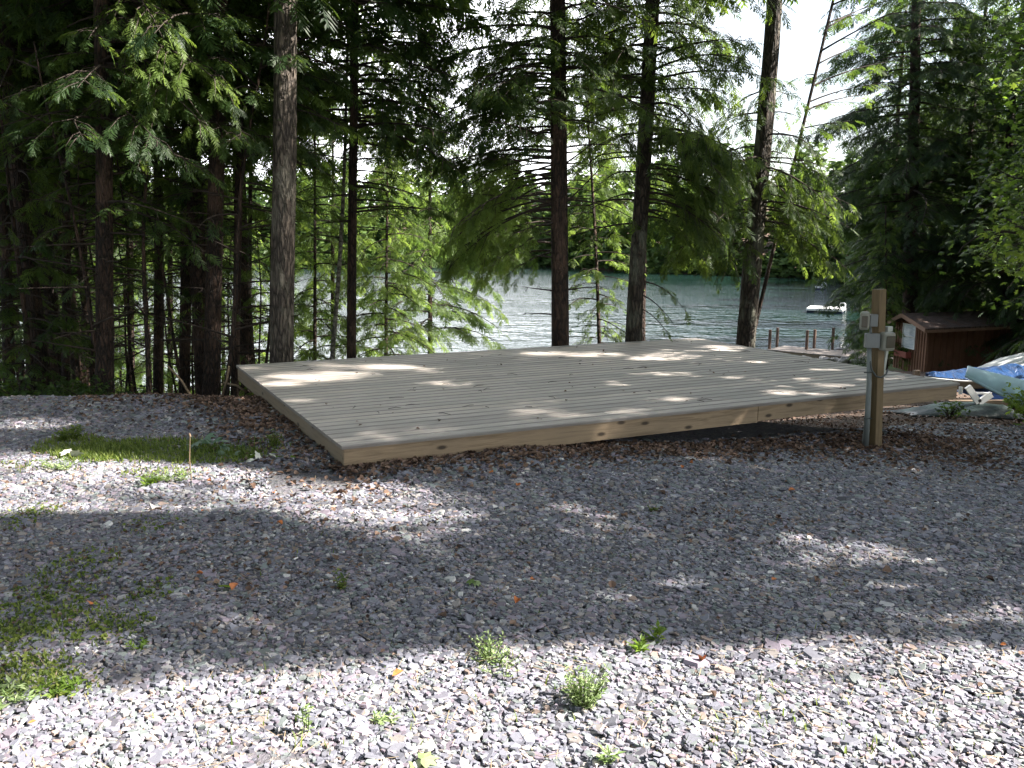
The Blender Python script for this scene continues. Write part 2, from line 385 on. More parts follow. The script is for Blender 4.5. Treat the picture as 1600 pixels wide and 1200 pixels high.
# ------------------------------------------------------------------ gravel
def chips(n, y0, y1, size, thick):
    y = np.sqrt(rng.uniform(y0 ** 2, y1 ** 2, n * 2)); x = rng.uniform(-.74, .74, n * 2) * (y + 1.2)
    u, v_ = deck_uv(x, y)
    ok = ~((u > .25) & (u < DL - .2) & (v_ > .25) & (v_ < DW + .4)) & (y < 10.6 + .8 * sstep(3, 6, x) * 1.5)
    litterish = rng.random(len(x)) < .55 * np.exp(-((np.abs(v_ + .25)) / .35) ** 2) * (u > -.6) * (u < DL) + .75 * np.exp(-((np.abs(u + .35)) / .45) ** 2) * (v_ > -.5) * (v_ < 5)
    ok &= ~litterish
    x, y = x[ok][:n], y[ok][:n]; n = len(x)
    k = 6
    ang = (np.arange(k) / k * 2 * np.pi)[None] + rng.uniform(-.35, .35, (n, k)) + rng.uniform(0, 6.3, (n, 1))
    s = size * np.exp(rng.normal(0, .38, (n, 1))); asp = rng.uniform(.42, .95, (n, 1)); rr = s * rng.uniform(.72, 1.1, (n, k))
    px = rr * np.cos(ang); py = rr * np.sin(ang) * asp
    rot = rng.uniform(0, 6.3, (n, 1)); px, py = px * np.cos(rot) - py * np.sin(rot), px * np.sin(rot) + py * np.cos(rot)
    tx = rng.normal(0, .16, (n, 1)); ty = rng.normal(0, .16, (n, 1))
    th_ = thick * rng.uniform(.6, 1.5, (n, 1)); base = G(x, y)[:, None] + rng.uniform(-.002, .015, (n, 1)) + (.006 * np.sin(x * 5.1 + np.sin(y * 4)) * np.sin(y * 6.3 + x))[:, None]
    top = np.stack([x[:, None] + px * .86, y[:, None] + py * .86, base + th_ + px * tx + py * ty], -1)
    bot = np.stack([x[:, None] + px, y[:, None] + py, base - th_ * .8 + px * tx + py * ty], -1)
    V = np.concatenate([top, bot], 1)  # n,12,3
    pal = np.array([(.18, .178, .212), (.145, .145, .172), (.215, .18, .215), (.17, .19, .185), (.27, .24, .225), (.105, .10, .12), (.30, .29, .29), (.22, .165, .14), (.52, .50, .48)])
    pi = rng.choice(len(pal), n, p=[.24, .2, .13, .13, .09, .10, .06, .035, .015])
    col = pal[pi] * rng.uniform(.62, 1.38, (n, 1)) * np.array([.98, 1.0, 1.03])
    return V, col
def build_chips():
    Vs, Cs = [], []
    for n, y0, y1, sz, tk in ((125000, 2.2, 5.2, .0148, .0038), (100000, 5.2, 8.2, .0195, .005), (52000, 8.2, 12.5, .026, .007), (16000, 2.2, 8, .022, .005), (500, 2.2, 8, .030, .008)):
        V, c = chips(n, y0, y1, sz, tk); Vs.append(V); Cs.append(c)
    V = np.concatenate(Vs); c = np.concatenate(Cs); n = len(V); b = np.arange(n)[:, None] * 12
    k = 6
    quads = np.array([[k + j, k + (j + 1) % k, (j + 1) % k, j] for j in range(k)] + [[0, 1, 2, 3], [0, 3, 4, 5]])
    F = (b[:, None, :] + quads[None]).reshape(-1, 4)
    return mesh_np('gravel', V.reshape(-1, 3), F, M['chip'], col=np.repeat(c, 12, 0))
tag(build_chips(), kind='stuff', label='loose grey and purple slate chips covering the clearing', cat='gravel')

# ------------------------------------------------------------------ scattered leaves
def basis(d, up_):
    d = d / np.linalg.norm(d, axis=1, keepdims=True)
    s = np.cross(up_, d); s /= np.linalg.norm(s, axis=1, keepdims=True) + 1e-9
    return d, s, np.cross(d, s)
def scatter_leaves(name, P, size, mat_, label, cat, curl=.5, parent=None, flat=.35):
    n = len(P); a = rng.uniform(0, 6.3, n)
    d = np.stack([np.cos(a), np.sin(a), rng.normal(0, flat, n)], -1); upv = np.stack([rng.normal(0, flat, n), rng.normal(0, flat, n), np.ones(n)], -1)
    d, s, u_ = basis(d, upv)
    L = size * rng.uniform(.6, 1.3, n); W = L * rng.uniform(.3, .5, n); cu = rng.uniform(.1, curl, n) * L
    T = [(-.5, 0, 0), (-.15, 1, 1), (.2, .85, .8), (.5, 0, .3), (.2, -.85, .8), (-.15, -1, 1), (0, 0, 0)]
    V = np.stack([P + d * (L * a_)[:, None] + s * (W * b_)[:, None] + u_ * (cu * c_)[:, None] for a_, b_, c_ in T], 1)
    F = np.arange(n)[:, None, None] * 7 + np.array([[0, 1, 6], [1, 2, 6], [2, 3, 6], [3, 4, 6], [4, 5, 6], [5, 0, 6]])[None]
    o = mesh_np(name, V.reshape(-1, 3), F.reshape(-1, 3), mat_, parent, attr=np.repeat(rng.random(n), 7))
    return tag(o, label, cat, kind='stuff') if label else o
def on_ground(x, y, dz=.02): return np.stack([x, y, G(x, y) + dz], -1)
# litter round the deck
def around(n):
    pts = []
    u = rng.uniform(-.1, DL + .2, n); v_ = -np.abs(rng.normal(0, .22 + .05 * u, n)) + .12; pts.append((u, v_))
    v2 = DW + .3 - np.abs(rng.normal(0, 2.2, int(n * 1.0))); u2 = -np.abs(rng.normal(0, .42, len(v2))) + .12; pts.append((u2, v2))
    u = np.concatenate([p[0] for p in pts]); v_ = np.concatenate([p[1] for p in pts])
    return DA[0] + u * DU[0] + v_ * DV[0], DA[1] + u * DU[1] + v_ * DV[1]
x, y = around(4000)
x2 = rng.normal(4.4, 1.0, 1500); y2 = rng.normal(9.0, .7, 1500)
x3 = rng.uniform(-4.6, -1.9, 3500); y3 = rng.normal(10.0, .5, 3500)
x4 = rng.uniform(-2.5, 5.5, 160); y4 = rng.uniform(4.4, 8, 160)
x5 = rng.uniform(-9, 9, 14000); y5 = 10.3 + np.abs(rng.normal(0, 3.5, 14000)); x5 = x5 * y5 / 10
P = on_ground(np.concatenate([x, x2, x3, x4, x5]), np.concatenate([y, y2, y3, y4, y5]))
u, v_ = deck_uv(P[:, 0], P[:, 1]); P = P[~((u > .2) & (u < DL) & (v_ > .3) & (v_ < DW))]
scatter_leaves('leaf_litter', P, .044, M['dead_leaf'], 'brown fallen leaves drifted round the deck and over the wooded bank', 'leaf litter')
x = np.concatenate([rng.uniform(-6, -.8, 1500), rng.uniform(-4, 6, 700), rng.normal(1.2, .5, 160), rng.normal(-1.6, .6, 160)]); y = np.concatenate([rng.uniform(4.2, 10, 1500), rng.uniform(3.2, 8.5, 700), rng.normal(5.6, .25, 160), rng.normal(4.6, .3, 160)])
scatter_leaves('leaf_scraps', on_ground(x, y, .022), .026, M['dead_leaf'], 'small brown leaf scraps strewn through the gravel', 'leaf scraps')
x = rng.uniform(-3.5, 3, 26); y = rng.uniform(3, 7.5, 26)
scatter_leaves('fallen_orange_leaves', on_ground(x, y, .03), .042, M['orange_leaf'], 'scattered orange fallen leaves on the gravel', 'leaf litter')

def needles(n):
    x = rng.uniform(-6, 6, n); y = rng.uniform(2.8, 10, n); P = on_ground(x, y, .02); a_ = rng.uniform(0, 6.3, n); l_ = rng.uniform(.015, .07, n)[:, None]; w_ = rng.uniform(.0008, .002, n)[:, None]
    d = np.stack([np.cos(a_), np.sin(a_), rng.normal(0, .12, n)], -1); s = np.stack([-np.sin(a_), np.cos(a_), np.zeros(n)], -1)
    V = np.stack([P - d * l_ - s * w_, P - d * l_ + s * w_, P + d * l_ + s * w_, P + d * l_ - s * w_], 1)
    return mesh_np('dry_grass_bits', V.reshape(-1, 3), np.arange(n * 4).reshape(-1, 4), M['straw'])
M['straw'] = simple('straw', (.26, .20, .13), .85, .4, 3)
tag(needles(5200), 'dry stems and conifer twigs strewn over the gravel', 'dry stems', kind='stuff')

# ------------------------------------------------------------------ deck
deck = empty('deck_platform', (DA[0], DA[1], 0), 'low grey board platform with pine rim in the gravel clearing', 'deck', rz=th)
V, Fq, T = [], [], []
bw, gap, nb = .1405, .015, int(DW / .1465)
pitch_b = (DW + .03) / nb
for i in range(nb):
    y0 = -.018 + i * pitch_b + gap / 2; y1 = -.018 + (i + 1) * pitch_b - gap / 2
    cuts = [-.018] + ([DL * (.36 if i % 2 else .64)] if i % 3 else []) + [DL + .018]
    for a_, b_ in zip(cuts[:-1], cuts[1:]):
        n0 = len(V); c_ = random.uniform(0, 1); dz = random.uniform(-.001, .001); e = .007
        a2, b2 = a_ + .0015, b_ - .0015
        ring = [(y0, DT - .027), (y0, DT - e), (y0 + e, DT), (y0 + e + .012, DT), (y1 - e - .012, DT), (y1 - e, DT), (y1, DT - e), (y1, DT - .027)]
        V += [(a2, yy, zz + dz) for yy, zz in ring] + [(b2, yy, zz + dz) for yy, zz in ring]
        c_ = .3 + .7 * c_; T += [0, 0, .1, c_, c_, .1, 0, 0] * 2  # dirty board edges, their dark tint also standing in for the shadowed gaps
        Fq += [(n0 + j, n0 + 8 + j, n0 + 8 + (j + 1) % 8, n0 + (j + 1) % 8) for j in range(8)]
        for k_ in (0, 8):
            q_ = [(0, 1, 6, 7), (1, 2, 5, 6), (2, 3, 4, 5)]; Fq += [tuple(n0 + k_ + i_ for i_ in (f_ if k_ == 0 else f_[::-1])) for f_ in q_]
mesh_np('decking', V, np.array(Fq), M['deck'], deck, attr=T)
RH, RT = .158, .038
zc = DT - .0285 - RH / 2
spl = 4.02
m_ = MB(); m_.box((spl / 2 - .001, RT / 2, zc), (spl - .003, RT, RH)); m_.build('rim_board', M['rim'], deck, .002)
m_ = MB(); m_.box(((spl + DL) / 2 + .004, RT / 2 + .006, zc + .006), (DL - spl - .008, RT, RH - .012)); m_.build('rim_board', M['rim'], deck, .002)
m_ = MB(); m_.box((RT / 2, 0, 0), (RT, 1, 1)); 
for nm_, xx, mt in (('rim_board', RT / 2, 'rim_shaded'), ('rim_board', DL - RT / 2, 'rim_shaded')):
    m_ = MB(); m_.box((0, 0, 0), (DW - 2 * RT - .004, RT, RH))
    o_ = m_.build(nm_, M[mt], deck, .002); o_.location = (xx, DW / 2, zc); o_.rotation_euler = (0, 0, R(90))
m_ = MB(); m_.box((DL / 2, DW - RT / 2, zc), (DL, RT, RH)); m_.build('rim_board', M['rim'], deck, .002)
for i in range(1, 16):
    m_ = MB(); m_.box((i * DL / 16, DW / 2, zc - .005), (.04, DW - 2 * RT - .01, RH - .02)); m_.build('joist', M['joist'], deck)
for i in range(5):
    for j in range(3):
        if j == 0 and i > 2: continue
        ux, vy = .9 + i * (DL - 1.8) / 4, 1.1 + j * (DW - 1.7) / 2
        gx_ = DA + ux * DU + vy * DV; zb = Gs(*gx_) - .1; zt = zc - RH / 2
        m_ = MB(); m_.box((ux, vy, (zb + zt) / 2), (.14, .14, max(.05, zt - zb))); m_.build('support_post', M['joist'], deck)
# twigs on the deck
m_ = MB()
for i in range(46):
    uu, vv = random.uniform(.3, DL - .2), random.uniform(.2, DW - .2); a_ = random.uniform(0, 6.3); l_ = random.uniform(.04, .16)
    p = DA + uu * DU + vv * DV; q = (p[0] + math.cos(a_) * l_, p[1] + math.sin(a_) * l_)
    md = ((p[0] + q[0]) / 2 + random.uniform(-.02, .02), (p[1] + q[1]) / 2 + random.uniform(-.02, .02), DT + .012)
    m_.tube([(p[0], p[1], DT + .004), md, (q[0], q[1], DT + .005)], [.0025, .003, .0015], 5)
tag(m_.build('fallen_twigs', M['twig']), 'small dark twigs fallen on the deck boards', 'twigs', kind='stuff')
u = rng.uniform(.2, DL - .2, 90); v_ = rng.uniform(.1, DW - .1, 90)
P = np.stack([DA[0] + u * DU[0] + v_ * DV[0], DA[1] + u * DU[1] + v_ * DV[1], np.full(90, DT + .006)], -1)
scatter_leaves('deck_leaves', P, .028, M['dead_leaf'], 'tiny dry leaf scraps scattered on the deck boards', 'leaf scraps', flat=.1)

# ------------------------------------------------------------------ power post
pb = pt(1367, 697, 8.7); PB = (pb.x, pb.y, Gs(pb.x, pb.y))
ph = 1.165 - PB[2]
pp = empty('power_post', PB, 'square wooden post with covered outlets and grey conduit before the deck', 'utility post', rz=R(28))
tp_ = pt(1374, 449, PB[1]); dxp = tp_.x - PB[0]; ca_, sa_ = math.cos(-R(28)), math.sin(-R(28))
m_ = MB(); m_.beam((-dxp * .15 * ca_, -dxp * .15 * sa_, -.25), (dxp * ca_, dxp * sa_, ph), .092, .092, upv=(0, 1, 0)); m_.build('post', M['post'], pp, .003)
def outlet(side, z, flip=1):
    # side -> local face direction (unit xy), cover projecting forward
    d = Vector((side[0], side[1], 0)); n_ = Vector((-d.y, d.x, 0))
    b0 = d * .075 + Vector((0, 0, z))
    m1 = MB(); m1.box(b0, (.055 if abs(d.x) > .5 else .085, .085 if abs(d.x) > .5 else .055, .125)); ob = m1.build('outlet_box', M['box_grey'], pp, .006)
    b1 = d * .145 + Vector((0, 0, z))
    m2 = MB(); m2.box(b1, (.085 if abs(d.x) > .5 else .1, .1 if abs(d.x) > .5 else .085, .15)); cv = m2.build('outlet_cover', M['beige'], pp, .022)
    return ob, cv, b0, b1
# upper outlet hangs on the left face of the post, lower pair sits in front
def bx(name, c_, d_, mt, par, bev): m1 = MB(); m1.box(c_, d_); return m1.build(name, M[mt], par, bev)
rinv = -R(28)
def L(xw, yw, z):  # offset in camera-aligned axes -> local
    return (xw * math.cos(rinv) - yw * math.sin(rinv), xw * math.sin(rinv) + yw * math.cos(rinv), z)
def sp_(px, py, dy=0):
    p = pt(px, py, PB[1] + dy); return (p.x - PB[0], dy, p.z - PB[2])
def camera_box(name, px0, px1, py0, py1, dy, dep, mt, bev, rot=0, par=None):
    a_, b_ = sp_(px0, py1, dy), sp_(px1, py0, dy)
    c_ = L((a_[0] + b_[0]) / 2, dy, (a_[2] + b_[2]) / 2)
    m1 = MB(); m1.box((0, 0, 0), (b_[0] - a_[0], dep, b_[2] - a_[2]))
    o_ = m1.build(name, M[mt], par or pp, bev); o_.location = c_; o_.rotation_euler = (0, 0, rinv + rot); return o_
camera_box('outlet_box', 1358, 1371, 491, 510, -.07, .07, 'box_grey', .005, R(-8))
cv = camera_box('outlet_cover', 1343, 1359, 487, 515, -.09, .10, 'beige', .02, R(-20))
m1 = MB(); m1.box((0, -.055, -.005), (.055, .012, .11)); m1.build('smoky_window', M['smoky'], cv, .012)
camera_box('outlet_box', 1351, 1374, 521, 543, -.07, .07, 'box_grey', .004, R(-8))
cv = camera_box('outlet_cover', 1375, 1397, 519, 548, -.09, .10, 'beige', .02, R(15))
m1 = MB(); m1.box((0, -.055, 0), (.095, .012, .115)); m1.build('smoky_window', M['smoky'], cv, .012)
m1 = MB(); m1.tube([L(*sp_(1360, 511, -.06)), L(*sp_(1361, 522, -.06))], .012, 10); m1.build('conduit', M['grey_pvc'], pp, smooth=True)
m1 = MB(); m1.tube([L(*sp_(1358, 543, -.06)), L(*sp_(1358, 600, -.06)), L(*sp_(1356, 640, -.06)), L(*sp_(1353, 697, -.05))], [.022, .023, .026, .027], 12); m1.build('conduit', M['grey_pvc'], pp, smooth=True)
m1 = MB(); m1.tube([L(*sp_(1356, 580, -.03)), L(*sp_(1354, 650, -.0)), L(*sp_(1349, 697, .02))], [.012, .014, .02], 10); m1.build('conduit', M['white_pvc'], pp, smooth=True)
m1 = MB(); m1.box(L(*sp_(1388, 514, .03)), (.07, .05, .05)); m1.tube([L(*sp_(1386, 510, .05)), L(*sp_(1384, 550, .05)), L(*sp_(1380, 582, .04))], [.03, .025, .018], 4); m1.build('drop_pipe', M['white_pvc'], pp, .003)
m1 = MB(); m1.tube([L(*sp_(a_, b_, c_)) for a_, b_, c_ in ((1360, 544, -.06), (1359, 562, -.07), (1362, 578, -.1), (1369, 588, -.12), (1377, 590, -.11), (1385, 584, -.08), (1387, 577, -.04))], .0085, 8); m1.build('cable', M['cable'], pp, smooth=True)
for zz in (654, 582):
    a_ = sp_(1350, zz, -.09); b_ = sp_(1362, zz, -.09); m1 = MB(); m1.tube([L(*a_), L(*b_)], .006, 6); m1.build('pipe_strap', M['cable'], pp)

# ------------------------------------------------------------------ shed
SY = 30.0
s0 = pt(1398, 540, SY); zr = pt(1398, 497, SY).z
ang = R(36)
sg = Gs(s0.x + 1, SY) 
SB = (s0.x - .1, SY + 1.0, Gs(s0.x + .6, SY) - .05)
shed = empty('storage_shed', SB, 'small brown board and batten shed with shingled gable roof below the trees', 'shed', rz=0)
# local frame: gable wall runs from P0 (far left) to P1 (near right); long wall from P1 to P2
P0 = Vector((pt(1397, 560, SY + 1.3).x - SB[0], .3, 0)); P1 = Vector((pt(1447, 560, SY - .6).x - SB[0], -1.6, 0)); 
long_d = Vector((1, .38, 0)).normalized(); LL = 4.0
P2 = P1 + long_d * LL; P3 = P0 + long_d * LL
zL = pt(1397, 503, SY + 1.3).z - SB[2]; zR_ = pt(1447, 509, SY - .6).z - SB[2]
zr_ = pt(1412, 489, SY + .7).z - SB[2]
Pr = P0.lerp(P1, .36)
hL = zL; hR = zR_
m_ = MB()
wall = [(P0, hL), (Pr, zr_ - .06), (P1, hR)]
vs = [P0, P1, P2, P3, P0 + Vector((0, 0, hL)), Pr + Vector((0, 0, zr_ - .08)), P1 + Vector((0, 0, hR)), P2 + Vector((0, 0, hR)), Pr + long_d * LL + Vector((0, 0, zr_ - .08)), P3 + Vector((0, 0, hL))]
m_.add(vs, [(0, 1, 6, 5, 4), (1, 2, 7, 6), (2, 3, 9, 8, 7), (3, 0, 4, 9)])
m_.build('wall', M['shed_wall'], shed)
m_ = MB(); gd = (P1 - P0); gl = gd.length; gd.normalize(); nout = Vector((gd.y, -gd.x, 0))
for i in range(13):
    s_ = i / 12 * (gl - .06) + .03; b_ = P0 + gd * s_ + nout * .018
    tt = s_ / gl; top = hL + (zr_ - .08 - hL) * tt / .36 if tt < .36 else zr_ - .08 + (hR - zr_ + .08) * (tt - .36) / .64
    m_.beam(b_, b_ + Vector((0, 0, top - .02)), .055, .03, upv=nout)
m_.build('battens', M['lit_batten'], shed)
m_ = MB(); ln = Vector((long_d.y, -long_d.x, 0))
for i in range(15):
    b_ = P1 + long_d * (i / 14 * (LL - .06) + .03) + ln * .016; m_.beam(b_, b_ + Vector((0, 0, hR - .02)), .05, .03, upv=ln)
m_.build('battens', M['shed_wall'], shed)
ov = .28
def roofp(p, z, a_, b_): return p + gd * a_ + long_d * b_ + Vector((0, 0, z))
m_ = MB()
rl = [roofp(P0, hL - .02, -ov, -ov), roofp(Pr, zr_, 0, -ov), roofp(P1, hR - .06, ov * .8, -ov)]
rr_ = [q + long_d * (LL + 2 * ov) for q in rl]; dn = Vector((0, 0, -.05))
m_.add(rl + rr_ + [q + dn for q in rl + rr_], [(0, 1, 4, 3), (1, 2, 5, 4), (6, 9, 10, 7), (7, 10, 11, 8), (2, 8, 11, 5), (0, 3, 9, 6), (3, 4, 10, 9), (4, 5, 11, 10), (1, 0, 6, 7), (2, 1, 7, 8)])
m_.build('roof', M['shingle'], shed)
m_ = MB()
for a_, b_ in ((rl[0], rl[1]), (rl[1], rl[2])): m_.beam(a_ - long_d * .02 - Vector((0, 0, .06)), b_ - long_d * .02 - Vector((0, 0, .06)), .03, .13)
m_.beam(rl[2] + Vector((0, 0, -.1)), rr_[2] + Vector((0, 0, -.1)), .03, .09)
m_.build('fascia', M['shed_trim'], shed)
def gw(s_, z): return P0 + gd * (s_ * gl) + nout * .03 + Vector((0, 0, z))
wz0, wz1 = pt(1424, 546, SY).z - SB[2], pt(1424, 509, SY).z - SB[2]
m_ = MB(); c_ = gw(.47, (wz0 + wz1) / 2)
rzg = math.atan2(gd.y, gd.x)
m_.box(c_, (.74, .03, wz1 - wz0), rz=rzg); pane = m_.build('window', M['glass'], shed)
m_ = MB()
for zz in (wz0, wz1, (wz0 + wz1) / 2): m_.box(gw(.47, zz) + nout * .02, (.78, .04, .035), rz=rzg)
for ss in (.47 - .37 / gl, .47 + .37 / gl): m_.box(gw(ss, (wz0 + wz1) / 2) + nout * .02, (.035, .036, wz1 - wz0 + .03), rz=rzg)
m_.build('frame', M['white_paint'], pane)
m_ = MB()
for ss in (.47 - .44 / gl, .47 + .44 / gl): m_.box(gw(ss, (wz0 + wz1) / 2) + nout * .005, (.09, .04, wz1 - wz0 + .2), rz=rzg)
m_.build('window_trim', M['shed_wall'], pane)
m_ = MB(); zb = pt(1412, 556, SY).z - SB[2]
c_ = gw(.40, zb) + nout * .13
for dx, dy, sx_, sy_ in ((0, -.09, .74, .02), (0, .09, .74, .02), (-.36, 0, .02, .17), (.36, 0, .02, .17)):
    m_.box(c_ + gd * dx - nout * dy, (sx_, sy_, .2), rz=rzg)
m_.box(c_ - Vector((0, 0, .09)), (.72, .17, .02), rz=rzg); fb = m_.build('flower_box', M['red_wood'], shed)
nP = 60; q = np.array([c_ + gd * random.uniform(-.3, .3) + Vector((0, random.uniform(-.06, .06), .1 + random.random() * .1)) for _ in range(nP)])
scatter_leaves('plants', q, .07, M['maple'], None, None, parent=fb, flat=1)

# ------------------------------------------------------------------ boats and rack beside the shed
def hull(Lh, B, D, n=14, k=9, keel=.35, flat=0.0, square=0.0):
    """overturned hull: keel up, bow at x=0"""
    V, F = [], []
    for i in range(n):
        s = i / (n - 1); wd = B / 2 * (math.sin(math.pi * min(1, (s + square) / (1 + square) * .98 + .01)) ** .62)
        hgt = D * (1 - keel * (2 * s - 1) ** 2) * min(1, .2 + 2.4 * min(s + square * .3, 1 - s))
        for j in range(k):
            a_ = math.pi * j / (k - 1)
            V.append((s * Lh, -math.cos(a_) * wd, math.sin(a_) ** (.75 - flat * .4) * hgt))
    for i in range(n - 1):
        for j in range(k - 1): F.append((i * k + j, i * k + j + 1, (i + 1) * k + j + 1, (i + 1) * k + j))
    F.append(tuple(range(k - 1, -1, -1))); F.append(tuple((n - 1) * k + j for j in range(k)))
    return V, F
def place_dir(o, a_, b_, roll=0):
    a_, b_ = Vector(a_), Vector(b_); d = (b_ - a_).normalized(); sd = Vector((0, 0, 1)).cross(d).normalized(); u_ = d.cross(sd)
    Mx = Matrix((d, sd, u_)).transposed().to_4x4() @ Matrix.Rotation(roll, 4, 'X'); Mx.translation = a_; o.matrix_world = Mx
def boat(name, a_, b_, B, D, mt, rail_mt, label, cat='boat', roll=0, sq=0, group=None):
    r_ = empty(name, (0, 0, 0), label, cat, group); Lh = (Vector(b_) - Vector(a_)).length
    V, F = hull(Lh, B, D, square=sq); m_ = MB(); m_.add(V, F); h = m_.build('hull', M[mt], r_, smooth=True, bevel=0)
    k = 9; m_ = MB()
    for j in (0, k - 1): m_.tube([V[i * k + j] for i in range(14)], .022 if B > .5 else .012, 6)
    m_.build('gunwale', M[rail_mt], r_, smooth=True)
    place_dir(r_, a_, b_, roll); return r_
cA, cB = pt(1510, 580, 12.6), pt(1640, 634, 12.2)
boat('canoe', cA, cB + (cB - cA).normalized() * 2.9, .62, .27, 'canoe', 'canoe', 'pale blue overturned canoe leaning down to the right by the deck', 'canoe', roll=R(26), sq=.06)
gA = pt(1538, 590, 15.2); gB = gA + Vector((3.0, .8, -.05))
boat('rowing_boat', gA, gB, 1.3, .42, 'grey_hull', 'white_paint', 'grey overturned rowing boat behind the pale blue canoe', 'boat', sq=.25)
# rack
rk0 = pt(1483, 628, 13.6); rz0 = Gs(rk0.x, 13.6)
rack = empty('boat_rack', (rk0.x, 13.6, rz0), 'dark timber boat rack with white V brace behind the deck corner', 'boat rack')
def rp(px, py, Y): p = pt(px, py, Y); return Vector((p.x - rk0.x, p.y - 13.6, p.z - rz0))
zl, zu = rp(1500, 628, 13.6).z, rp(1500, 598, 13.6).z
m_ = MB(); m_.beam(rp(1482, 630, 13.6), rp(1482, 630, 13.6) + Vector((3.2, .1, 0)), .09, .09); m_.beam(rp(1490, 601, 14.0), rp(1490, 601, 14.0) + Vector((3.2, .1, 0)), .09, .10)
m_.beam(rp(1482, 629, 14.8), rp(1482, 629, 14.8) + Vector((3.2, .1, 0)), .09, .09); m_.build('rails', M['dark_wood'], rack)
for q in ((.12, .1), (.12, 1.3), (2.7, .1), (2.7, 1.3)):
    gz = Gs(rk0.x + q[0], 13.6 + q[1]) - rz0
    m_ = MB(); m_.beam((q[0], q[1] + .15, gz - .1), (q[0], q[1] + .15, zu - .03), .09, .09, upv=(0, 1, 0)); m_.build('leg', M['dark_wood'], rack)
m_ = MB(); m_.beam(rp(1512, 604, 13.3), rp(1529, 629, 13.3), .05, .09); m_.beam(rp(1529, 629, 13.3), rp(1549, 616, 13.3), .05, .09); m_.beam(rp(1521, 614, 13.32), rp(1549, 615, 13.32), .03, .03); m_.build('brace', M['white_paint'], rack)
m_ = MB(); a_ = rp(1501, 610, 13.2); m_.box(a_, (.045, .04, .11)); m_.build('bracket', M['white_paint'], rack, .004)
# tarp covered boat on the rack
tA = pt(1446, 590, 14.6)
tb = empty('covered_boat', tA, 'boat under a rumpled blue tarp lying on the rack in front of the shed', 'boat')
V, F = [], []
n_, k_ = 26, 15; TL = 3.3
for i in range(n_):
    s = i / (n_ - 1); wd = .62 * min(1, (s * 3.2) ** .6) * (1 - .25 * s); hh = .20 * min(1, .12 + s * 1.8) 
    for j in range(k_):
        q = j / (k_ - 1) * 2 - 1
        ridge = (1 - abs(q)) ** .8
        V.append((s * TL, q * wd + .02 * math.sin(s * 30 + j), .03 + ridge * hh + .018 * math.sin(s * 34 + q * 5) * ridge * 2 + random.uniform(-.004, .004) * (1 - abs(q))))
F = [(i * k_ + j, (i + 1) * k_ + j, (i + 1) * k_ + j + 1, i * k_ + j + 1) for i in range(n_ - 1) for j in range(k_ - 1)]
m_ = MB(); m_.add(V, F); m_.build('tarp', M['tarp'], tb, smooth=True, solid=.006)
m_ = MB(); m_.tube([Vector(V[i * k_]) + Vector((0, -.01, -.03)) for i in range(n_)], .02, 6); m_.tube([Vector(V[i * k_ + k_ - 1]) + Vector((0, .01, -.03)) for i in range(n_)], .02, 6); m_.build('gunwale', M['white_paint'], tb, smooth=True)
m_ = MB(); Vh = []
for i in range(12):
    s = i / 11; wd = .6 * min(1, (s * 3.0) ** .6) * (1 - .25 * s); Vh += [(s * TL, -wd, 0), (s * TL + (.1 if i == 0 else 0), -wd * .6, -.16), (s * TL + (.1 if i == 0 else 0), wd * .6, -.16), (s * TL, wd, 0)]
m_.add(Vh, [(i * 4 + j, i * 4 + j + 1, i * 4 + 5 + j, i * 4 + 4 + j) for i in range(11) for j in range(3)]); m_.build('hull', M['dark_wood'], tb)
lb = boat('rowing_boat', pt(1512, 617, 14.3), pt(1512, 617, 14.3) + Vector((2.6, .1, 0)), .9, .22, 'blue_hull', 'blue_hull', 'small blue hull stored low on the rack under the tarped boat', 'boat', sq=.3)
# low teal cover on the ground
c0 = gp(1462, 645, -.95); n_, k_ = 16, 10; V = []
for i in range(n_):
    for j in range(k_):
        a_, b_ = i / (n_ - 1), j / (k_ - 1); xx = c0.x - .55 + a_ * 1.9 + .12 * math.sin(b_ * 5); yy = c0.y - .35 + b_ * .9
        e = min(1, 4 * min(a_, 1 - a_)) * min(1, 4 * min(b_, 1 - b_))
        V.append((xx, yy, Gs(xx, yy) + .02 + e * (.10 + .06 * math.sin(a_ * 9 + b_ * 4) + .02 * random.random())))
m_ = MB(); m_.add(V, [(i * k_ + j, (i + 1) * k_ + j, (i + 1) * k_ + j + 1, i * k_ + j + 1) for i in range(n_ - 1) for j in range(k_ - 1)])
tag(m_.build('ground_tarp', M['teal_tarp'], smooth=True, solid=.01), 'dull teal tarp crumpled on the gravel below the boat rack', 'tarp')

# ------------------------------------------------------------------ dock, rafts, far shore things
DKZ = -3.88
f0, f1 = gp(1198, 546, DKZ), gp(1350, 560, DKZ)
fd = (f1 - f0).normalized(); fn = Vector((-fd.y, fd.x, 0)); flen = (f1 - f0).length + 2
dock = empty('dock', (f0.x, f0.y, DKZ), 'brown boat dock on posts at the near lake shore', 'dock', rz=math.atan2(fd.y, fd.x))
m_ = MB()
for i in range(int(flen / .145)): m_.box((i * .145 + .07, 1.0 if i * .145 < 2.6 else 1.5, -.02), (.138, 2.0 if i * .145 < 2.6 else 3.0, .035))
m_.build('decking', M['dock'], dock)
m_ = MB(); m_.box((flen / 2, .03, -.12), (flen, .05, .16)); m_.box((1.3, 1.97, -.12), (2.6, .05, .16)); m_.box((0.03, 1.0, -.12), (.05, 1.9, .16)); m_.box((2.6 + (flen - 2.6) / 2, 2.97, -.12), (flen - 2.6, .05, .16)); m_.build('rim', M['joist'], dock)
Rd = Matrix.Rotation(-math.atan2(fd.y, fd.x), 4, 'Z')
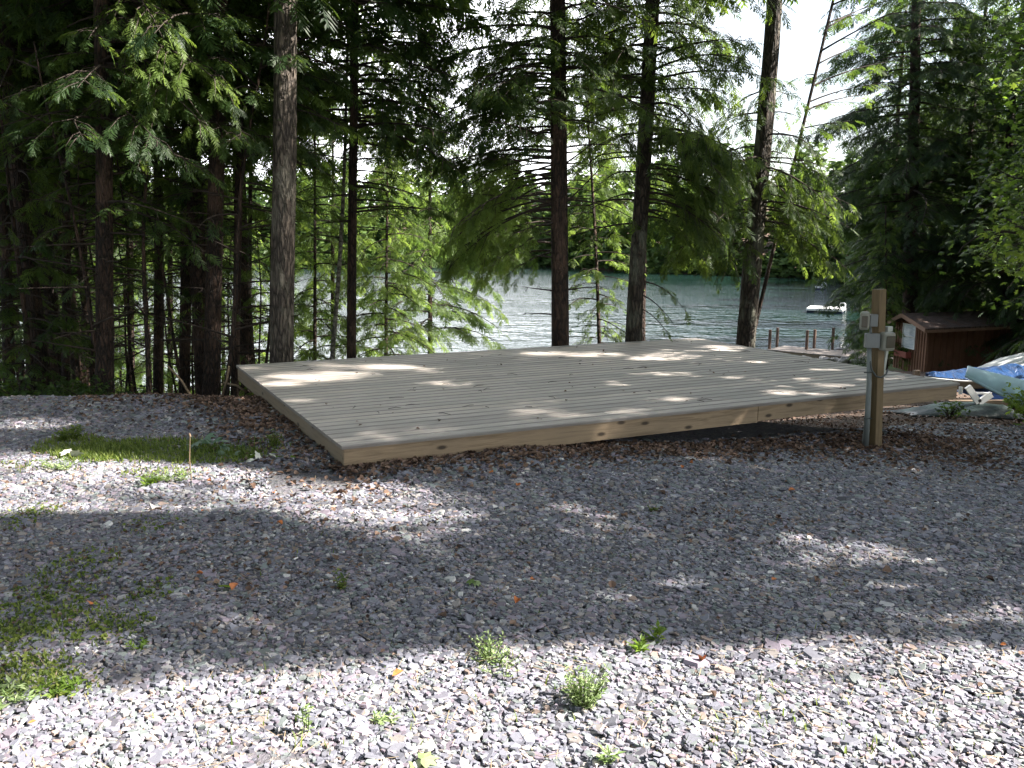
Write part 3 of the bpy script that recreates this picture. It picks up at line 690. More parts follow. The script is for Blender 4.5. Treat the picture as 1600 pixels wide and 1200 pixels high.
for px_, py_, top in ((1202, 545, 515), (1214, 536, 512), (1260, 546, 516), (1272, 541, 515), (1301, 536, 512)):
    p = gp(px_, py_, DKZ); h_ = pt(px_, top, p.y).z; lp = Rd @ (p - Vector((f0.x, f0.y, DKZ)))
    m_ = MB(); m_.tube([(lp.x, lp.y, -1.6), (lp.x, lp.y, h_ - DKZ)], .075, 10); m_.build('post', M['dock_post'], dock)
p = gp(1312, 546, DKZ)
ub = empty('umbrella_base', p, 'round dark umbrella base with short pole standing on the dock', 'umbrella base')
m_ = MB(); m_.tube([(0, 0, 0), (0, 0, .05), (0, 0, .10)], [.27, .26, .08], 20); m_.build('base', M['black_plastic'], ub)
m_ = MB(); m_.tube([(0, 0, .08), (0, 0, .36)], .025, 8); m_.build('pole', M['black_plastic'], ub)
p = gp(1332, 544, DKZ)
fc = empty('folding_chair', p, 'dark folded camp chair standing near the right end of the dock', 'chair')
m_ = MB()
for a_, b_ in (((-.18, 0, 0), (.12, 0, .5)), ((.15, 0, 0), (-.08, 0, .5)), ((-.18, .25, 0), (.12, .25, .5)), ((.15, .25, 0), (-.08, .25, .5)), ((.1, 0, .4), (.02, 0, .8)), ((.1, .25, .4), (.02, .25, .8))): m_.tube([a_, b_], .022, 6)
m_.build('frame', M['black_plastic'], fc)
m_ = MB(); m_.box((.05, .12, .62), (.05, .27, .38), ry=R(-12)); m_.build('backrest', M['navy'], fc, .01)
m_ = MB(); m_.box((0, .12, .4), (.3, .27, .05), ry=R(20)); m_.build('seat', M['navy'], fc, .01)

def raft(px0, px1, py, label, big=True):
    a_, b_ = gp(px0, py, WATER + .38), gp(px1, py, WATER + .38); c_ = (a_ + b_) / 2; wd = (b_ - a_).length * .9
    r_ = empty('swim_raft', (c_.x, c_.y, WATER), label, 'raft', rz=R(-24))
    m_ = MB()
    for i in range(12): m_.box((0, -wd / 2 + (i + .5) * wd / 12, .34), (wd, wd / 12 - .01, .04))
    m_.build('decking', M['white_paint'], r_)
    m_ = MB(); m_.box((0, 0, .25), (wd + .02, wd + .02, .12)); m_.build('rim', M['white_paint'], r_, .01)
    m_ = MB()
    for s_ in (-1, 1): m_.tube([(-wd / 2, s_ * wd * .35, .02), (wd / 2, s_ * wd * .35, .02)], .16, 10)
    m_.build('floats', M['navy'], r_)
    m_ = MB()
    for s_ in (-.2, .2):
        m_.tube([(wd / 2 + .1, s_, -.3), (wd / 2 + .1, s_, .5), (wd / 2 + .02, s_, .72), (wd / 2 - .15, s_, .8), (wd / 2 - .32, s_, .7), (wd / 2 - .36, s_, .36)], .04, 8)
    for z_ in (0, .25): m_.tube([(wd / 2 + .1, -.2, z_), (wd / 2 + .1, .2, z_)], .02, 6)
    m_.build('ladder', M['steel'], r_, smooth=True)
    return r_
raft(1262, 1320, 480, 'large white swim raft with ladder on the open lake')
raft(1274, 1290, 447, 'small distant white raft seen past hanging branches near the far shore')
def kayak(px, py, Y, ang_, Lk, mt, label, cat='kayak', group=None, tilt=0):
    p = pt(px, py, Y); d = Vector((math.cos(ang_), math.sin(ang_) * .4, math.sin(tilt))).normalized() * Lk
    return boat('kayak' if cat == 'kayak' else 'moored_boat', p - d / 2, p + d / 2, .75, .35, mt, mt, label, cat)
kayak(741, 404, 163, R(20), 2.2, 'red_hull', 'red kayak pulled up on the far shore', tilt=R(35))
kayak(739, 409, 162, R(15), 2.6, 'grey_hull', 'white kayak lying below the red one on the far shore', tilt=R(25))
kayak(914, 434, 126, R(5), 2.0, 'grey_hull', 'small pale boat at the far shore behind the light green sapling', 'boat')
kayak(1334, 425, 114, R(30), 2.4, 'blue_hull', 'blue boat drawn up beside the distant railed dock', 'boat', tilt=R(25))
p = pt(1333, 440, 108)
fdk = empty('distant_dock', (p.x, p.y, WATER), 'distant pale railed dock on the far right shore', 'dock')
m_ = MB(); m_.box((0, 0, .45), (2.2, 2.5, .08)); m_.build('decking', M['dock'], fdk)
m_ = MB()
for a_ in (-1.0, -.2, .6, 1.05): m_.tube([(a_, -1.2, -1), (a_, -1.2, 1.4)], .04, 6)
for z_ in (.95, 1.35): m_.tube([(-1.0, -1.2, z_), (1.05, -1.2, z_)], .035, 6)
m_.build('railing', M['white_paint'], fdk)

# shore rocks beneath the dock
V, F = [], []
rk = MB(); ico = None
import bmesh
def rock_mesh(seed):
    bm = bmesh.new(); bmesh.ops.create_icosphere(bm, subdivisions=2, radius=1); rr2 = random.Random(seed)
    from mathutils import noise as mn
    for v in bm.verts: v.co *= 1 + .45 * mn.noise(v.co * 1.3 + Vector((seed * 7, 0, 0))); v.co.z *= .6
    me = bpy.data.meshes.new('shore_rock'); bm.to_mesh(me); bm.free(); me.materials.append(M['rock']); return me
rms = [rock_mesh(i) for i in range(4)]
for i in range(44):
    xx = random.uniform(10.5, 16.5); yy = 41.0 - (xx - 11) * .25 + random.gauss(0, .45); s = random.uniform(.12, .34)
    o = bpy.data.objects.new('shore_rock', rms[i % 4]); C.objects.link(o); o.location = (xx, yy, Gs(xx, yy) + s * .2 + .1)
    o.scale = (s, s * random.uniform(.7, 1.2), s); o.rotation_euler = (0, 0, random.uniform(0, 6))
    tag(o, 'pale rounded rock on the lake edge below the dock', 'rock', 'rocks along the lake edge')
#TREES

# ------------------------------------------------------------------ tree making
def frond_template(sd=0):
    Q = []; jr = random.Random(sd)
    def diamond(x0, y0, ang_, l_, w_, z0):
        c_, s_ = math.cos(ang_), math.sin(ang_)
        e = np.array([(0, 0), (.45 * l_, w_), (l_, 0), (.5 * l_, -w_)])
        P_ = np.stack([x0 + e[:, 0] * c_ - e[:, 1] * s_, y0 + e[:, 0] * s_ + e[:, 1] * c_], -1)
        z_ = -.22 * P_[:, 0] ** 2 - .35 * np.abs(P_[:, 1]) ** 1.3
        return np.column_stack([P_, z_])
    for i, x_ in enumerate((.04, .16, .30, .44, .58, .71, .84)):
        for s_ in (-1, 1):
            l_ = (.42 * (1 - .62 * x_)) * (1 if i else .7) * jr.uniform(.75, 1.6)
            Q.append(diamond(x_ + (.03 if s_ > 0 else 0), 0, s_ * R(48 - 12 * x_ + jr.uniform(-16, 16)), l_, .036, 0))
    Q.append(diamond(0, 0, 0, .55, .03, 0)); Q.append(diamond(.5, 0, 0, .52, .045, 0))
    return np.array(Q)
FTS = [frond_template(s_) for s_ in range(4)]; FT = FTS[0]
FT_low = FT[[1, 4, 7, 10, 13, 15, 2, 9]] * np.array([1, 1.25, 1])
def emit_fronds(P, D, U, S, tint, tmpl=FT):
    if tmpl is FT:
        o_ = [emit_one(P[k::4], D[k::4], U[k::4], S[k::4], tint[k::4], FTS[k]) for k in range(4)]
        off = np.cumsum([0] + [len(q[0]) for q in o_[:-1]])
        return np.concatenate([q[0] for q in o_]), np.concatenate([q[1] + k for q, k in zip(o_, off)]), np.concatenate([q[2] for q in o_])
    return emit_one(P, D, U, S, tint, tmpl)
def emit_one(P, D, U, S, tint, tmpl):
    d, s, u_ = basis(D, U)
    T = tmpl.reshape(-1, 3)
    V = P[:, None] + (d[:, None] * T[None, :, :1] + s[:, None] * T[None, :, 1:2] + u_[:, None] * T[None, :, 2:]) * S[:, None, None]
    n = len(P); q = len(T)
    F = np.arange(n * q).reshape(-1, 4)
    return V.reshape(-1, 3), F, np.repeat(tint, q)
def limb_pts(p0, az, L_, pitch, droop, k, wig, rg):
    ts = np.linspace(0, 1, k); h = np.array([math.cos(az), math.sin(az), 0]); s = np.array([-h[1], h[0], 0])
    w_ = rg.normal(0, wig, 2)
    return p0 + np.outer(ts * L_, h) + np.outer(np.sin(ts * 3.1) * w_[0] * L_ + w_[1] * L_ * ts ** 2, s) + np.outer(L_ * (pitch * ts - droop * ts ** 2), [0, 0, 1])
class Crown:
    def __init__(s, seed): s.rg = np.random.default_rng(seed); s.P, s.D, s.U, s.S, s.T, s.K = [], [], [], [], [], []; s.wood = MB()
    def branch(s, p0, az, L_, pitch=.05, droop=.35, fol=1.0, fs=.26, r=None, sub=1.0, dens=1.0, t0=.12, hang=.35):
        rg = s.rg; fs = fs * (.80 if fs < .3 else .88); r = r or (.008 + .008 * L_)
        c = limb_pts(p0, az, L_, pitch, droop, 7, .05, rg)
        s.wood.tube(c, [r * (1 - .85 * i / 6) for i in range(7)], 5, cap=False)
        tint0 = rg.uniform(.0, .5)
        nsec = max(3, int(L_ / .17 * dens)); tt = np.sort(rg.uniform(t0, .97, nsec))
        if fol <= 0: nsec = max(2, int(L_ / .35)); tt = np.sort(rg.uniform(t0, .97, nsec))
        P, D = [], []
        for i, t in enumerate(tt):
            if fol > 0 and rg.random() > fol and t < .9: continue
            j = min(int(t * 6), 5); f = t * 6 - j; q = c[j] * (1 - f) + c[j + 1] * f; dd = c[j + 1] - c[j]; dd /= np.linalg.norm(dd)
            sd = np.cross(dd, [0, 0, 1]) * (1 if i % 2 else -1); a_ = rg.uniform(.65, 1.1)
            d2 = dd * math.cos(a_) + sd * math.sin(a_); l2 = sub * L_ * .42 * (1.05 - t) ** .7 * rg.uniform(.6, 1.25) + .1
            if fol <= 0: l2 *= .6
            e1 = q + d2 * l2 * .5 + np.array([0, 0, -.02 * l2 + rg.normal(0, .03)]); e2 = q + d2 * l2 + np.array([0, 0, -hang * l2 * rg.uniform(.3, 1.2)])
            if fol <= 0: e2[2] += rg.uniform(-.1, .35) * l2
            s.wood.tube([q, e1, e2], [r * .38 * (1 - .5 * t) + .0015, r * .25 + .001, .0012], 3, cap=False)
            if fol <= 0: continue
            nf = max(2, int(l2 / (fs * .36)))
            for k in range(nf):
                g = (k + rg.random()) / nf; pp_ = (q * (1 - g) ** 2 + e1 * 2 * g * (1 - g) + e2 * g * g)
                sg_ = 1 if k % 2 else -1; b_ = rg.uniform(.35, .95) * sg_
                s2 = np.cross(d2, [0, 0, 1]); d3 = d2 * math.cos(b_) + s2 * math.sin(b_)
                d3[2] -= rg.uniform(.05, hang * 1.6)
                P.append(pp_); D.append(d3)
            dt = e2 - e1; P.append(e2 - dt * .3); D.append(dt / (np.linalg.norm(dt) + 1e-6) + [0, 0, -.2])
        if fol > 0:
            P.append(c[-1]); D.append(c[-1] - c[-2])
        if P:
            n = len(P); s.P.append(np.array(P)); s.D.append(np.array(D)); s.U.append(np.array([0, 0, 1]) + rg.normal(0, .28, (n, 3)))
            s.S.append(fs * rg.uniform(.65, 1.3, n)); s.T.append(np.clip(tint0 + rg.uniform(0, .5, n), 0, 1))
    def zone(s, axis_f, z0, z1, n, L0, L1, az=(0, math.pi), pitch=.05, droop=.35, fol=1.0, fs=.26, taper=0, **kw):
        rg = s.rg
        for i in range(n):
            f = (i + rg.random()) / n; z = z0 + (z1 - z0) * f
            c = axis_f(z); l_ = rg.uniform(L0, L1) * (1 - taper * f)
            s.branch(np.array([c[0], c[1], z]), az[0] + rg.uniform(-1, 1) * az[1] if az[1] < 3 else i * 2.4 + rg.uniform(-.5, .5), l_, pitch + rg.normal(0, .08), droop * rg.uniform(.6, 1.4), fol, fs, **kw)
    def build(s, parent, mat_, tmpl=FT, name='crown'):
        if s.wood.v: s.wood.build('branches', M['twig'], parent, smooth=True)
        if s.P:
            P, D, U, S, T = map(np.concatenate, (s.P, s.D, s.U, s.S, s.T))
            V, F, a_ = emit_fronds(P, D, U, S, T, tmpl)
            return mesh_np(name, V, F, mat_, parent, attr=a_)
def trunk(parent, axis_f, zb, zt, r0, mat_, seed=0, taper=.75, flare=.35, sides=16, rot=0):
    rg = np.random.default_rng(seed); n = int(max(6, (zt - zb) / .3)); zs = np.linspace(zb, zt, n); V = []
    ph_ = rg.uniform(0, 6, 4)
    for i, z in enumerate(zs):
        f = (z - zb) / (zt - zb); r = r0 * (1 - taper * f); c = axis_f(z); fl = flare * math.exp(-(z - zb) / .28)
        for j in range(sides):
            a_ = 2 * math.pi * j / sides
            k = 1 + .05 * math.sin(3 * a_ + ph_[0] + z) + .03 * math.sin(5 * a_ + ph_[1] - z * 1.7) + fl * (1 + .6 * math.sin(4 * a_ + ph_[2])) + rg.normal(0, .012)
            V.append((c[0] + math.cos(a_) * r * k, c[1] + math.sin(a_) * r * k, z))
    F = [(i * sides + j, i * sides + (j + 1) % sides, (i + 1) * sides + (j + 1) % sides, (i + 1) * sides + j) for i in range(n - 1) for j in range(sides)]
    return mesh_np('trunk', V, F, mat_, parent, smooth=True)
def axis_px(x0, y0, x1, y1, Y, bend=0):
    a_, b_ = pt(x0, y0, Y), pt(x1, y1, Y)
    def f(z):
        t = (z - a_.z) / (b_.z - a_.z); tc = min(max(t, -1), 1.6)
        return (a_.x + (b_.x - a_.x) * tc + bend * math.sin(min(max(t, 0), 1.5) * math.pi), Y)
    return f
def rel(af, B): return lambda z: (af(z + B[2])[0] - B[0], af(z + B[2])[1] - B[1])
def px_tree(name, x0, y0, x1, y1, w_, Y, H, label, bark_='bark_dark', cat='tree', group=None, bend=0, seed=0, taper=.75, flare=.35):
    """tree whose trunk line is fixed in space; returns empty, local axis function, base"""
    af = axis_px(x0, y0, x1, y1, Y, bend)
    c = af(pt(x0, y0, Y).z); zg = Gs(c[0], Y); c = af(zg)
    B = (c[0], Y, zg); e = empty(name, B, label, cat, group)
    l = rel(af, B); trunk(e, l, -.25, H, w_ / 2 * Y / FPX / .93, M[bark_], seed, taper, flare)
    return e, l, B
PI = math.pi
RIGHT, LEFT, BACK, FRONT = 0.0, PI, PI / 2, -PI / 2

# -- the big bare grey trunk
e, l, B = px_tree('pine_tree', 441, 562, 446, 0, 36, 11.4, 17, 'tall straight grey trunk with flaky bark at the back left corner of the deck', 'bark_grey', seed=1, taper=.45, flare=.12)
c = Crown(101); c.zone(l, 7.6, 16.5, 80, 1.8, 3.6, pitch=.15, droop=.2, fs=.6, taper=.5); c.build(e, M['hemlock'], FT_low)

# -- dark slim hemlock right of it
e, l, B = px_tree('hemlock_tree', 549, 556, 553, 100, 15, 13.2, 16, 'slim black trunked hemlock standing right of the big grey trunk', seed=2)
z = lambda y_, Y: pt(800, y_, Y).z
c = Crown(102); b = B[2]; Y_ = 13.2
c.zone(l, z(225, Y_) - b, z(0, Y_) - b, 30, .9, 1.75, pitch=.12, droop=.30, fs=.24)
c.zone(l, z(230, Y_) - b, z(-10, Y_) - b, 18, 1.2, 2.0, az=(RIGHT, .8), pitch=.15, droop=.28, fs=.24, hang=.6)
c.zone(l, z(345, Y_) - b, z(240, Y_) - b, 7, .9, 1.4, az=(RIGHT, .9), pitch=.05, droop=.15, fol=.5, fs=.22)
c.zone(l, z(370, Y_) - b, z(250, Y_) - b, 8, .5, 1.3, pitch=.05, droop=.1, fol=0)
c.zone(l, z(-10, Y_) - b, 15.5, 60, 1.4, 2.8, pitch=.1, droop=.2, fs=.6, taper=.5, dens=.7)
c.build(e, M['hemlock'])

def backdrop(px, Y, zc_lo, H, n, L0, L1, label, mt, seed, w_=10, px1=None):
    e, l, B = px_tree('hemlock_tree', px, 500, px1 or px, 100, w_, Y, H, label, seed=seed, taper=.7)
    c = Crown(seed); c.zone(l, z(zc_lo, Y) - B[2], H - .3, n, L0, L1, pitch=.12, droop=.34, fs=.3, fol=.9, taper=.45, hang=.6, dens=.9); c.build(e, M[mt])
backdrop(551, 19, 230, 12, 46, 1.3, 2.3, 'hemlock whose trunk is hidden right behind the slim black trunk', 'hemlock', 131)
backdrop(874, 20, 215, 13, 50, 1.4, 2.6, 'hemlock whose trunk is hidden right behind the straight middle trunk', 'hemlock', 132)
backdrop(1004, 18.5, 215, 12.5, 46, 1.2, 2.2, 'hemlock whose trunk is hidden right behind the leaning middle trunk', 'hemlock', 133, px1=1010)

e_ = [o_ for o_ in bpy.data.objects if 'right behind the straight middle' in o_.get('label', '')][0]
c = Crown(134); B = e_.location; c.zone(rel(axis_px(874, 500, 874, 100, 20), B), z(400, 20) - B[2], z(235, 20) - B[2], 20, 1.7, 2.7, az=(LEFT, .55), pitch=.12, droop=.38, fs=.28, fol=.95, hang=.6, t0=.3)
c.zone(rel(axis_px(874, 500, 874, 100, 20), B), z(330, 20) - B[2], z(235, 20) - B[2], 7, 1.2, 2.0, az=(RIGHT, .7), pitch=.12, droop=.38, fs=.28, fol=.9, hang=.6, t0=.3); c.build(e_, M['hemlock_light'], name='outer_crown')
# -- pale thin stem
e, l, B = px_tree('birch_sapling', 519, 556, 541, 150, 8, 13.8, 7.5, 'thin pale leaning stem just left of the slim black trunk', 'bark_pale', seed=3, bend=.04)
c = Crown(103); c.zone(l, z(240, 13.8) - B[2], 7.4, 20, .5, 1.1, pitch=.3, droop=.2, fs=.22); c.zone(l, 1, 4, 7, .3, .8, fol=0, pitch=.2, droop=0); c.build(e, M['hemlock_light'])

# -- bright hemlocks behind the deck, left of the open water
def full_tree(name, px, Y, H, z0, n, L0, L1, label, mt, seed, fs=.26, w_=8, group=None, leanx=0, fol=1, dens=1.0, taper=.7, bark_='bark_dark', hang=.35, droop=.42, pitch=.1):
    e, l, B = px_tree(name, px, 520, px + leanx, 100, w_, Y, H, label, bark_, seed=seed, group=group)
    c = Crown(seed); c.zone(l, z0, H - .3, n, L0, L1, pitch=pitch, droop=droop, fs=fs, taper=taper, fol=fol, dens=dens, hang=hang); c.build(e, M[mt]); return e
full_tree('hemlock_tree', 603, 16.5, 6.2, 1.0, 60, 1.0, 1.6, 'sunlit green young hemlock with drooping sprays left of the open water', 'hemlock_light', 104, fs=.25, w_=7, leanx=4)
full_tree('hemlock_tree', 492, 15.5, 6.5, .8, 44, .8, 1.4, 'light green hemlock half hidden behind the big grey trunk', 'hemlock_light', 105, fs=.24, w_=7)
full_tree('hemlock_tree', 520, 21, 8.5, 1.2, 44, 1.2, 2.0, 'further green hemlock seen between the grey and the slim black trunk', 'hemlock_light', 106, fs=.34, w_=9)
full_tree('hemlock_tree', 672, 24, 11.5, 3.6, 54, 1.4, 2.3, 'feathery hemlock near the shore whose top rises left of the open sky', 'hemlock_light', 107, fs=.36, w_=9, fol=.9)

# -- central dark trunk with bare limbs
e, l, B = px_tree('hemlock_tree', 875, 536, 872, 0, 27, 13.0, 17, 'straight dark red-brown trunk in the middle with bare side limbs', seed=4, taper=.6, flare=.1)
c = Crown(108); b = B[2]; Y_ = 13.0
for (py, L_, az, pi_, dr, fo) in ((256, 1.55, LEFT, .06, .02, .25), (282, 1.35, LEFT, .28, .10, .0), (318, 1.5, LEFT + .2, .12, .02, .35), (322, 1.2, LEFT - .3, .25, .1, .0), (352, .9, LEFT, .35, .05, 0), (404, .5, LEFT, .2, .1, 0), (455, .55, LEFT - .1, .1, -.02, 0), (492, .55, LEFT, .06, .02, 0), (228, .8, LEFT, .5, .1, .0),
                                   (232, 1.0, RIGHT, .22, .2, .5), (312, 1.3, RIGHT + .1, .05, .35, .15), (325, .75, RIGHT - .2, .8, -.2, 0), (262, .6, RIGHT, .7, .0, 0), (455, .7, RIGHT, .2, .1, 0), (200, 1.1, LEFT + .3, -.1, .4, .0)):
    cc = l(z(py, Y_) - b); c.branch(np.array([cc[0], cc[1], z(py, Y_) - b]), az, L_, pi_, dr, fo, .22, r=.016)
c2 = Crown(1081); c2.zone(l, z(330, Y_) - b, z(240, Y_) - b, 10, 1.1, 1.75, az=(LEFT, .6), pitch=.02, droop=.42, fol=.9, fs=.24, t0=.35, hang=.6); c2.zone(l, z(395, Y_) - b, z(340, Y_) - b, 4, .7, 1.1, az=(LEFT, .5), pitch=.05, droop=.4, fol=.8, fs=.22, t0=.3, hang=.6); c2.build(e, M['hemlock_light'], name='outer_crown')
c.zone(l, z(250, Y_) - b, z(40, Y_) - b, 24, 1.2, 2.15, az=(LEFT, 1.0), pitch=.2, droop=.3, fol=.85, fs=.24, t0=.2, dens=1.2, hang=.6)
c.zone(l, z(130, Y_) - b, z(-30, Y_) - b, 6, .4, .9, az=(FRONT, 1.0), pitch=.1, droop=.4, fol=1, fs=.24)
c.zone(l, z(190, Y_) - b, z(-20, Y_) - b, 22, .9, 1.7, pitch=.2, droop=.4, fol=.75, fs=.24)
c.zone(l, z(-60, Y_) - b, 16.5, 64, 1.6, 3.2, pitch=.1, droop=.15, fs=.6, taper=.5, dens=.7)
c.build(e, M['hemlock'])

# -- light green sapling between the two trunks
e, l, B = px_tree('hemlock_sapling', 936, 530, 922, 240, 7, 16.0, 7.2, 'slender light green hemlock sapling between the two middle trunks', seed=5, bend=.02)
c = Crown(109); b = B[2]
c.zone(l, z(540, 16) - b, z(330, 16) - b, 26, .4, .85, pitch=.15, droop=.3, fs=.2, fol=.85); c.zone(l, z(330, 16) - b, 7.0, 18, .4, .8, pitch=.3, droop=.3, fs=.2, fol=.7); c.build(e, M['hemlock_light'])

# -- leaning trunk right of it
e, l, B = px_tree('hemlock_tree', 990, 530, 1013, 120, 25, 13.4, 17, 'leaning dark trunk with lit right edge right of the sapling', 'bark_lichen', seed=6, taper=.6, flare=.1)
c = Crown(111); b = B[2]; Y_ = 13.4
c.zone(l, z(235, Y_) - b, z(195, Y_) - b, 7, 1.2, 1.75, az=(-.5, .6), pitch=.12, droop=.35, fol=1, fs=.25, dens=1.3, hang=.8)
c.zone(l, z(340, Y_) - b, z(250, Y_) - b, 14, .9, 1.6, az=(RIGHT, .7), pitch=.05, droop=.45, fol=1, fs=.25, dens=1.1, hang=.7)
c.zone(l, z(180, Y_) - b, z(-20, Y_) - b, 30, .9, 1.9, pitch=.2, droop=.4, fol=.8, fs=.25, dens=1.15, hang=.6)
c.zone(l, z(230, Y_) - b, z(-30, Y_) - b, 9, .4, .9, az=(FRONT, 1.0), pitch=.1, droop=.4, fol=1, fs=.24)
c.zone(l, z(350, Y_) - b, z(200, Y_) - b, 7, .7, 1.3, az=(LEFT, .9), pitch=.1, droop=.3, fol=.6, fs=.24)
c.zone(l, z(480, Y_) - b, z(430, Y_) - b, 3, .5, .9, az=(RIGHT, .4), pitch=-.1, droop=.5, fol=.6, fs=.2)
c.zone(l, z(-60, Y_) - b, 16.5, 60, 1.6, 3.2, pitch=.1, droop=.15, fs=.6, taper=.5, dens=.7)
c.build(e, M['hemlock'])

# -- trunk behind the right rear corner
e, l, B = px_tree('hemlock_tree', 1165, 540, 1211, 0, 30, 14.5, 17, 'grey leaning trunk rising above the back right corner of the deck', 'bark_lichen', seed=7, taper=.75, flare=.25)
c = Crown(112); b = B[2]; Y_ = 14.5
c.zone(l, z(370, Y_) - b, z(240, Y_) - b, 19, .7, 1.45, az=(RIGHT, .9), pitch=.05, droop=.4, fol=1, fs=.27, hang=.8)
c.zone(l, z(390, Y_) - b, z(240, Y_) - b, 17, .8, 1.6, az=(LEFT, .9), pitch=.05, droop=.5, fol=1, fs=.27, hang=.8)
c.zone(l, z(240, Y_) - b, z(110, Y_) - b, 12, .5, 1.2, pitch=.15, droop=.4, fol=.8, fs=.25, hang=.7)
c.zone(l, z(-60, Y_) - b, 16.5, 26, 1.2, 2.6, pitch=.3, droop=.2, fs=.5, taper=.6, dens=.5)
c.build(e, M['hemlock'])
e, l, B = px_tree('leaning_tree', 1230, 300, 1290, 50, 6.5, 18.0, 9.5, 'thin dark trunk leaning to the right beyond the corner trunk', 'bark_dark', seed=8, taper=.5)
c = Crown(113); b = B[2]; c.zone(l, z(200, 18) - b, 9.4, 18, .8, 1.8, az=(.3, 1.4), pitch=.4, droop=.15, fol=.35, fs=.24); c.build(e, M['hemlock'])

# -- large dark hemlock behind the shed
e, l, B = px_tree('hemlock_tree', 1421, 490, 1432, 0, 23, 33.5, 19, 'broad dark hemlock with level drooping layers rising behind the shed', seed=9, taper=.7)
c = Crown(114); b = B[2]
c.zone(l, z(440, 33.5) - b, z(0, 33.5) - b, 84, 2.4, 4.0, pitch=.0, droop=.22, fs=.46, fol=1, dens=.75)
c.zone(l, z(0, 33.5) - b, 18.5, 34, 1.6, 3.4, pitch=0, droop=.3, fs=.6, taper=.6, dens=.5)
c.build(e, M['hemlock_shaded'])
full_tree('hemlock_tree', 1384, 31, 5.6, .5, 50, .7, 1.15, 'small dense dark conifer between the dock and the shed', 'hemlock', 115, fs=.3, w_=6)

# -- dark wood on the left: first row, each fixed
row = [(15, -4, 17, 14.5), (47, 40, 13, 16.5), (70, 74, 10, 19), (103, 98, 13, 13.5), (134, 128, 10, 17.5), (163, 158, 26, 11.6), (206, 204, 10, 18.5),
       (247, 240, 15, 14), (266, 262, 8, 19), (288, 292, 17, 13.2), (331, 346, 25, 11.9), (367, 376, 12, 12.6), (389, 395, 7, 16)]
ordn = ['first', 'second', 'third', 'fourth', 'fifth', 'thick sixth', 'seventh', 'eighth', 'thin ninth', 'tenth', 'thick flared eleventh', 'twelfth', 'thin thirteenth']
for i, (xb, xt, w_, Y) in enumerate(row):
    e, l, B = px_tree('hemlock_tree', xb, 590, xt, 0, w_, Y, random.uniform(14, 18), f'{ordn[i]} dark trunk from the left edge of the photo, in the wood', seed=20 + i, taper=.6, flare=.45, bend=random.uniform(-.05, .05))
    c = Crown(200 + i); b = B[2]; zz = lambda y_: z(y_, Y) - b
    c.zone(l, max(.4, zz(560)), zz(330), 16, .5, 1.3, fol=0, pitch=.1, droop=.05)
    c.zone(l, max(.6, zz(460)), zz(330), 3, .5, 1.0, az=(BACK, 1.6), fol=.4, pitch=0, droop=.3, fs=.22)
    c.zone(l, zz(360), zz(200), 8, .7, 1.5, az=(BACK, 1.9), fol=.6, pitch=.05, droop=.3, fs=.25)
    c.zone(l, zz(220), zz(0), 20, .8, 1.8, fol=.85, pitch=.05, droop=.35, fs=.26)
    c.zone(l, zz(0), 15, 30, 1.2, 2.4, pitch=.1, droop=.3, fs=.55, taper=.5, dens=.5)
    if i == 5:
        c2 = Crown(300); c2.zone(l, zz(110), zz(-70), 16, 1.4, 2.15, az=(-.3, .7), fol=1, pitch=0, droop=.42, fs=.21, hang=.6)
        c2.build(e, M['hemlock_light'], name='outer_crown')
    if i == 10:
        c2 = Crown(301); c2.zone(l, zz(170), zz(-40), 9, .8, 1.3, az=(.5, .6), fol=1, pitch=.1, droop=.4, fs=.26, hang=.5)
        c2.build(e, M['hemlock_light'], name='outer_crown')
    c.build(e, M['hemlock'])

# -- shared tree kinds for the depth of the woods
def proto(kind, seed):
    H = {'forest': 16.5, 'full': 14.0, 'young': 5.5}[kind]
    e = empty('hemlock_tree', (0, 0, 0)); ax = lambda z_: (.12 * math.sin(z_ * .4 + seed), .1 * math.sin(z_ * .3 + seed * 2))
    trunk(e, ax, -.5, H, {'forest': .13, 'full': .16, 'young': .05}[kind], M['bark_dark'], seed, .8, .3, 10)
    c = Crown(seed)
    if kind == 'forest':
        c.zone(ax, .5, 3, 14, .5, 1.2, fol=0, pitch=.1, droop=.05); c.zone(ax, 1.5, 4.5, 6, .8, 1.6, fol=.5, pitch=0, droop=.3, fs=.32, dens=.7)
        c.zone(ax, 4.5, 9, 40, 1.3, 2.3, fol=.95, pitch=.05, droop=.32, fs=.36, dens=.75); c.zone(ax, 9, 16.3, 34, 1.2, 2.4, pitch=.1, droop=.3, fs=.6, taper=.6, dens=.5)
    elif kind == 'full':
        c.zone(ax, .7, 8, 70, 1.5, 2.6, pitch=.05, droop=.35, fs=.36, dens=.8, taper=.15); c.zone(ax, 8, 13.8, 34, 1.4, 2.2, pitch=.1, droop=.3, fs=.55, taper=.75, dens=.5)
    else:
        c.zone(ax, .3, 5.3, 46, .7, 1.3, pitch=.1, droop=.4, fs=.26, taper=.7)
    c.build(e, M['hemlock'])
    return e
def copy_tree(src, loc, rz, s, label, group, mt=None):
    r_ = src.copy(); C.objects.link(r_); r_.location = loc; r_.rotation_euler = (0, 0, rz); r_.scale = (s, s, s)
    tag(r_, label, 'tree', group)
    for ch in src.children:
        c_ = ch.copy(); C.objects.link(c_); c_.parent = r_
        if mt and c_.name.startswith('crown'):
            c_.material_slots[0].link = 'OBJECT'; c_.material_slots[0].material = M[mt]
    return r_
protos = {k: [proto(k, s) for s in ss] for k, ss in (('forest', (11, 12, 13)), ('full', (14, 15, 16)), ('young', (17, 18)))}
used = set()
def put(kind, x, y, label, group, mt=None, s=None):
    src = random.choice(protos[kind]); s = s or random.uniform(.85, 1.15); loc = (x, y, Gs(x, y) - .05); rz = random.uniform(0, 6.28)
    return copy_tree(src, loc, rz, s, label, group, mt)
rs = random.Random(5)
pts = []
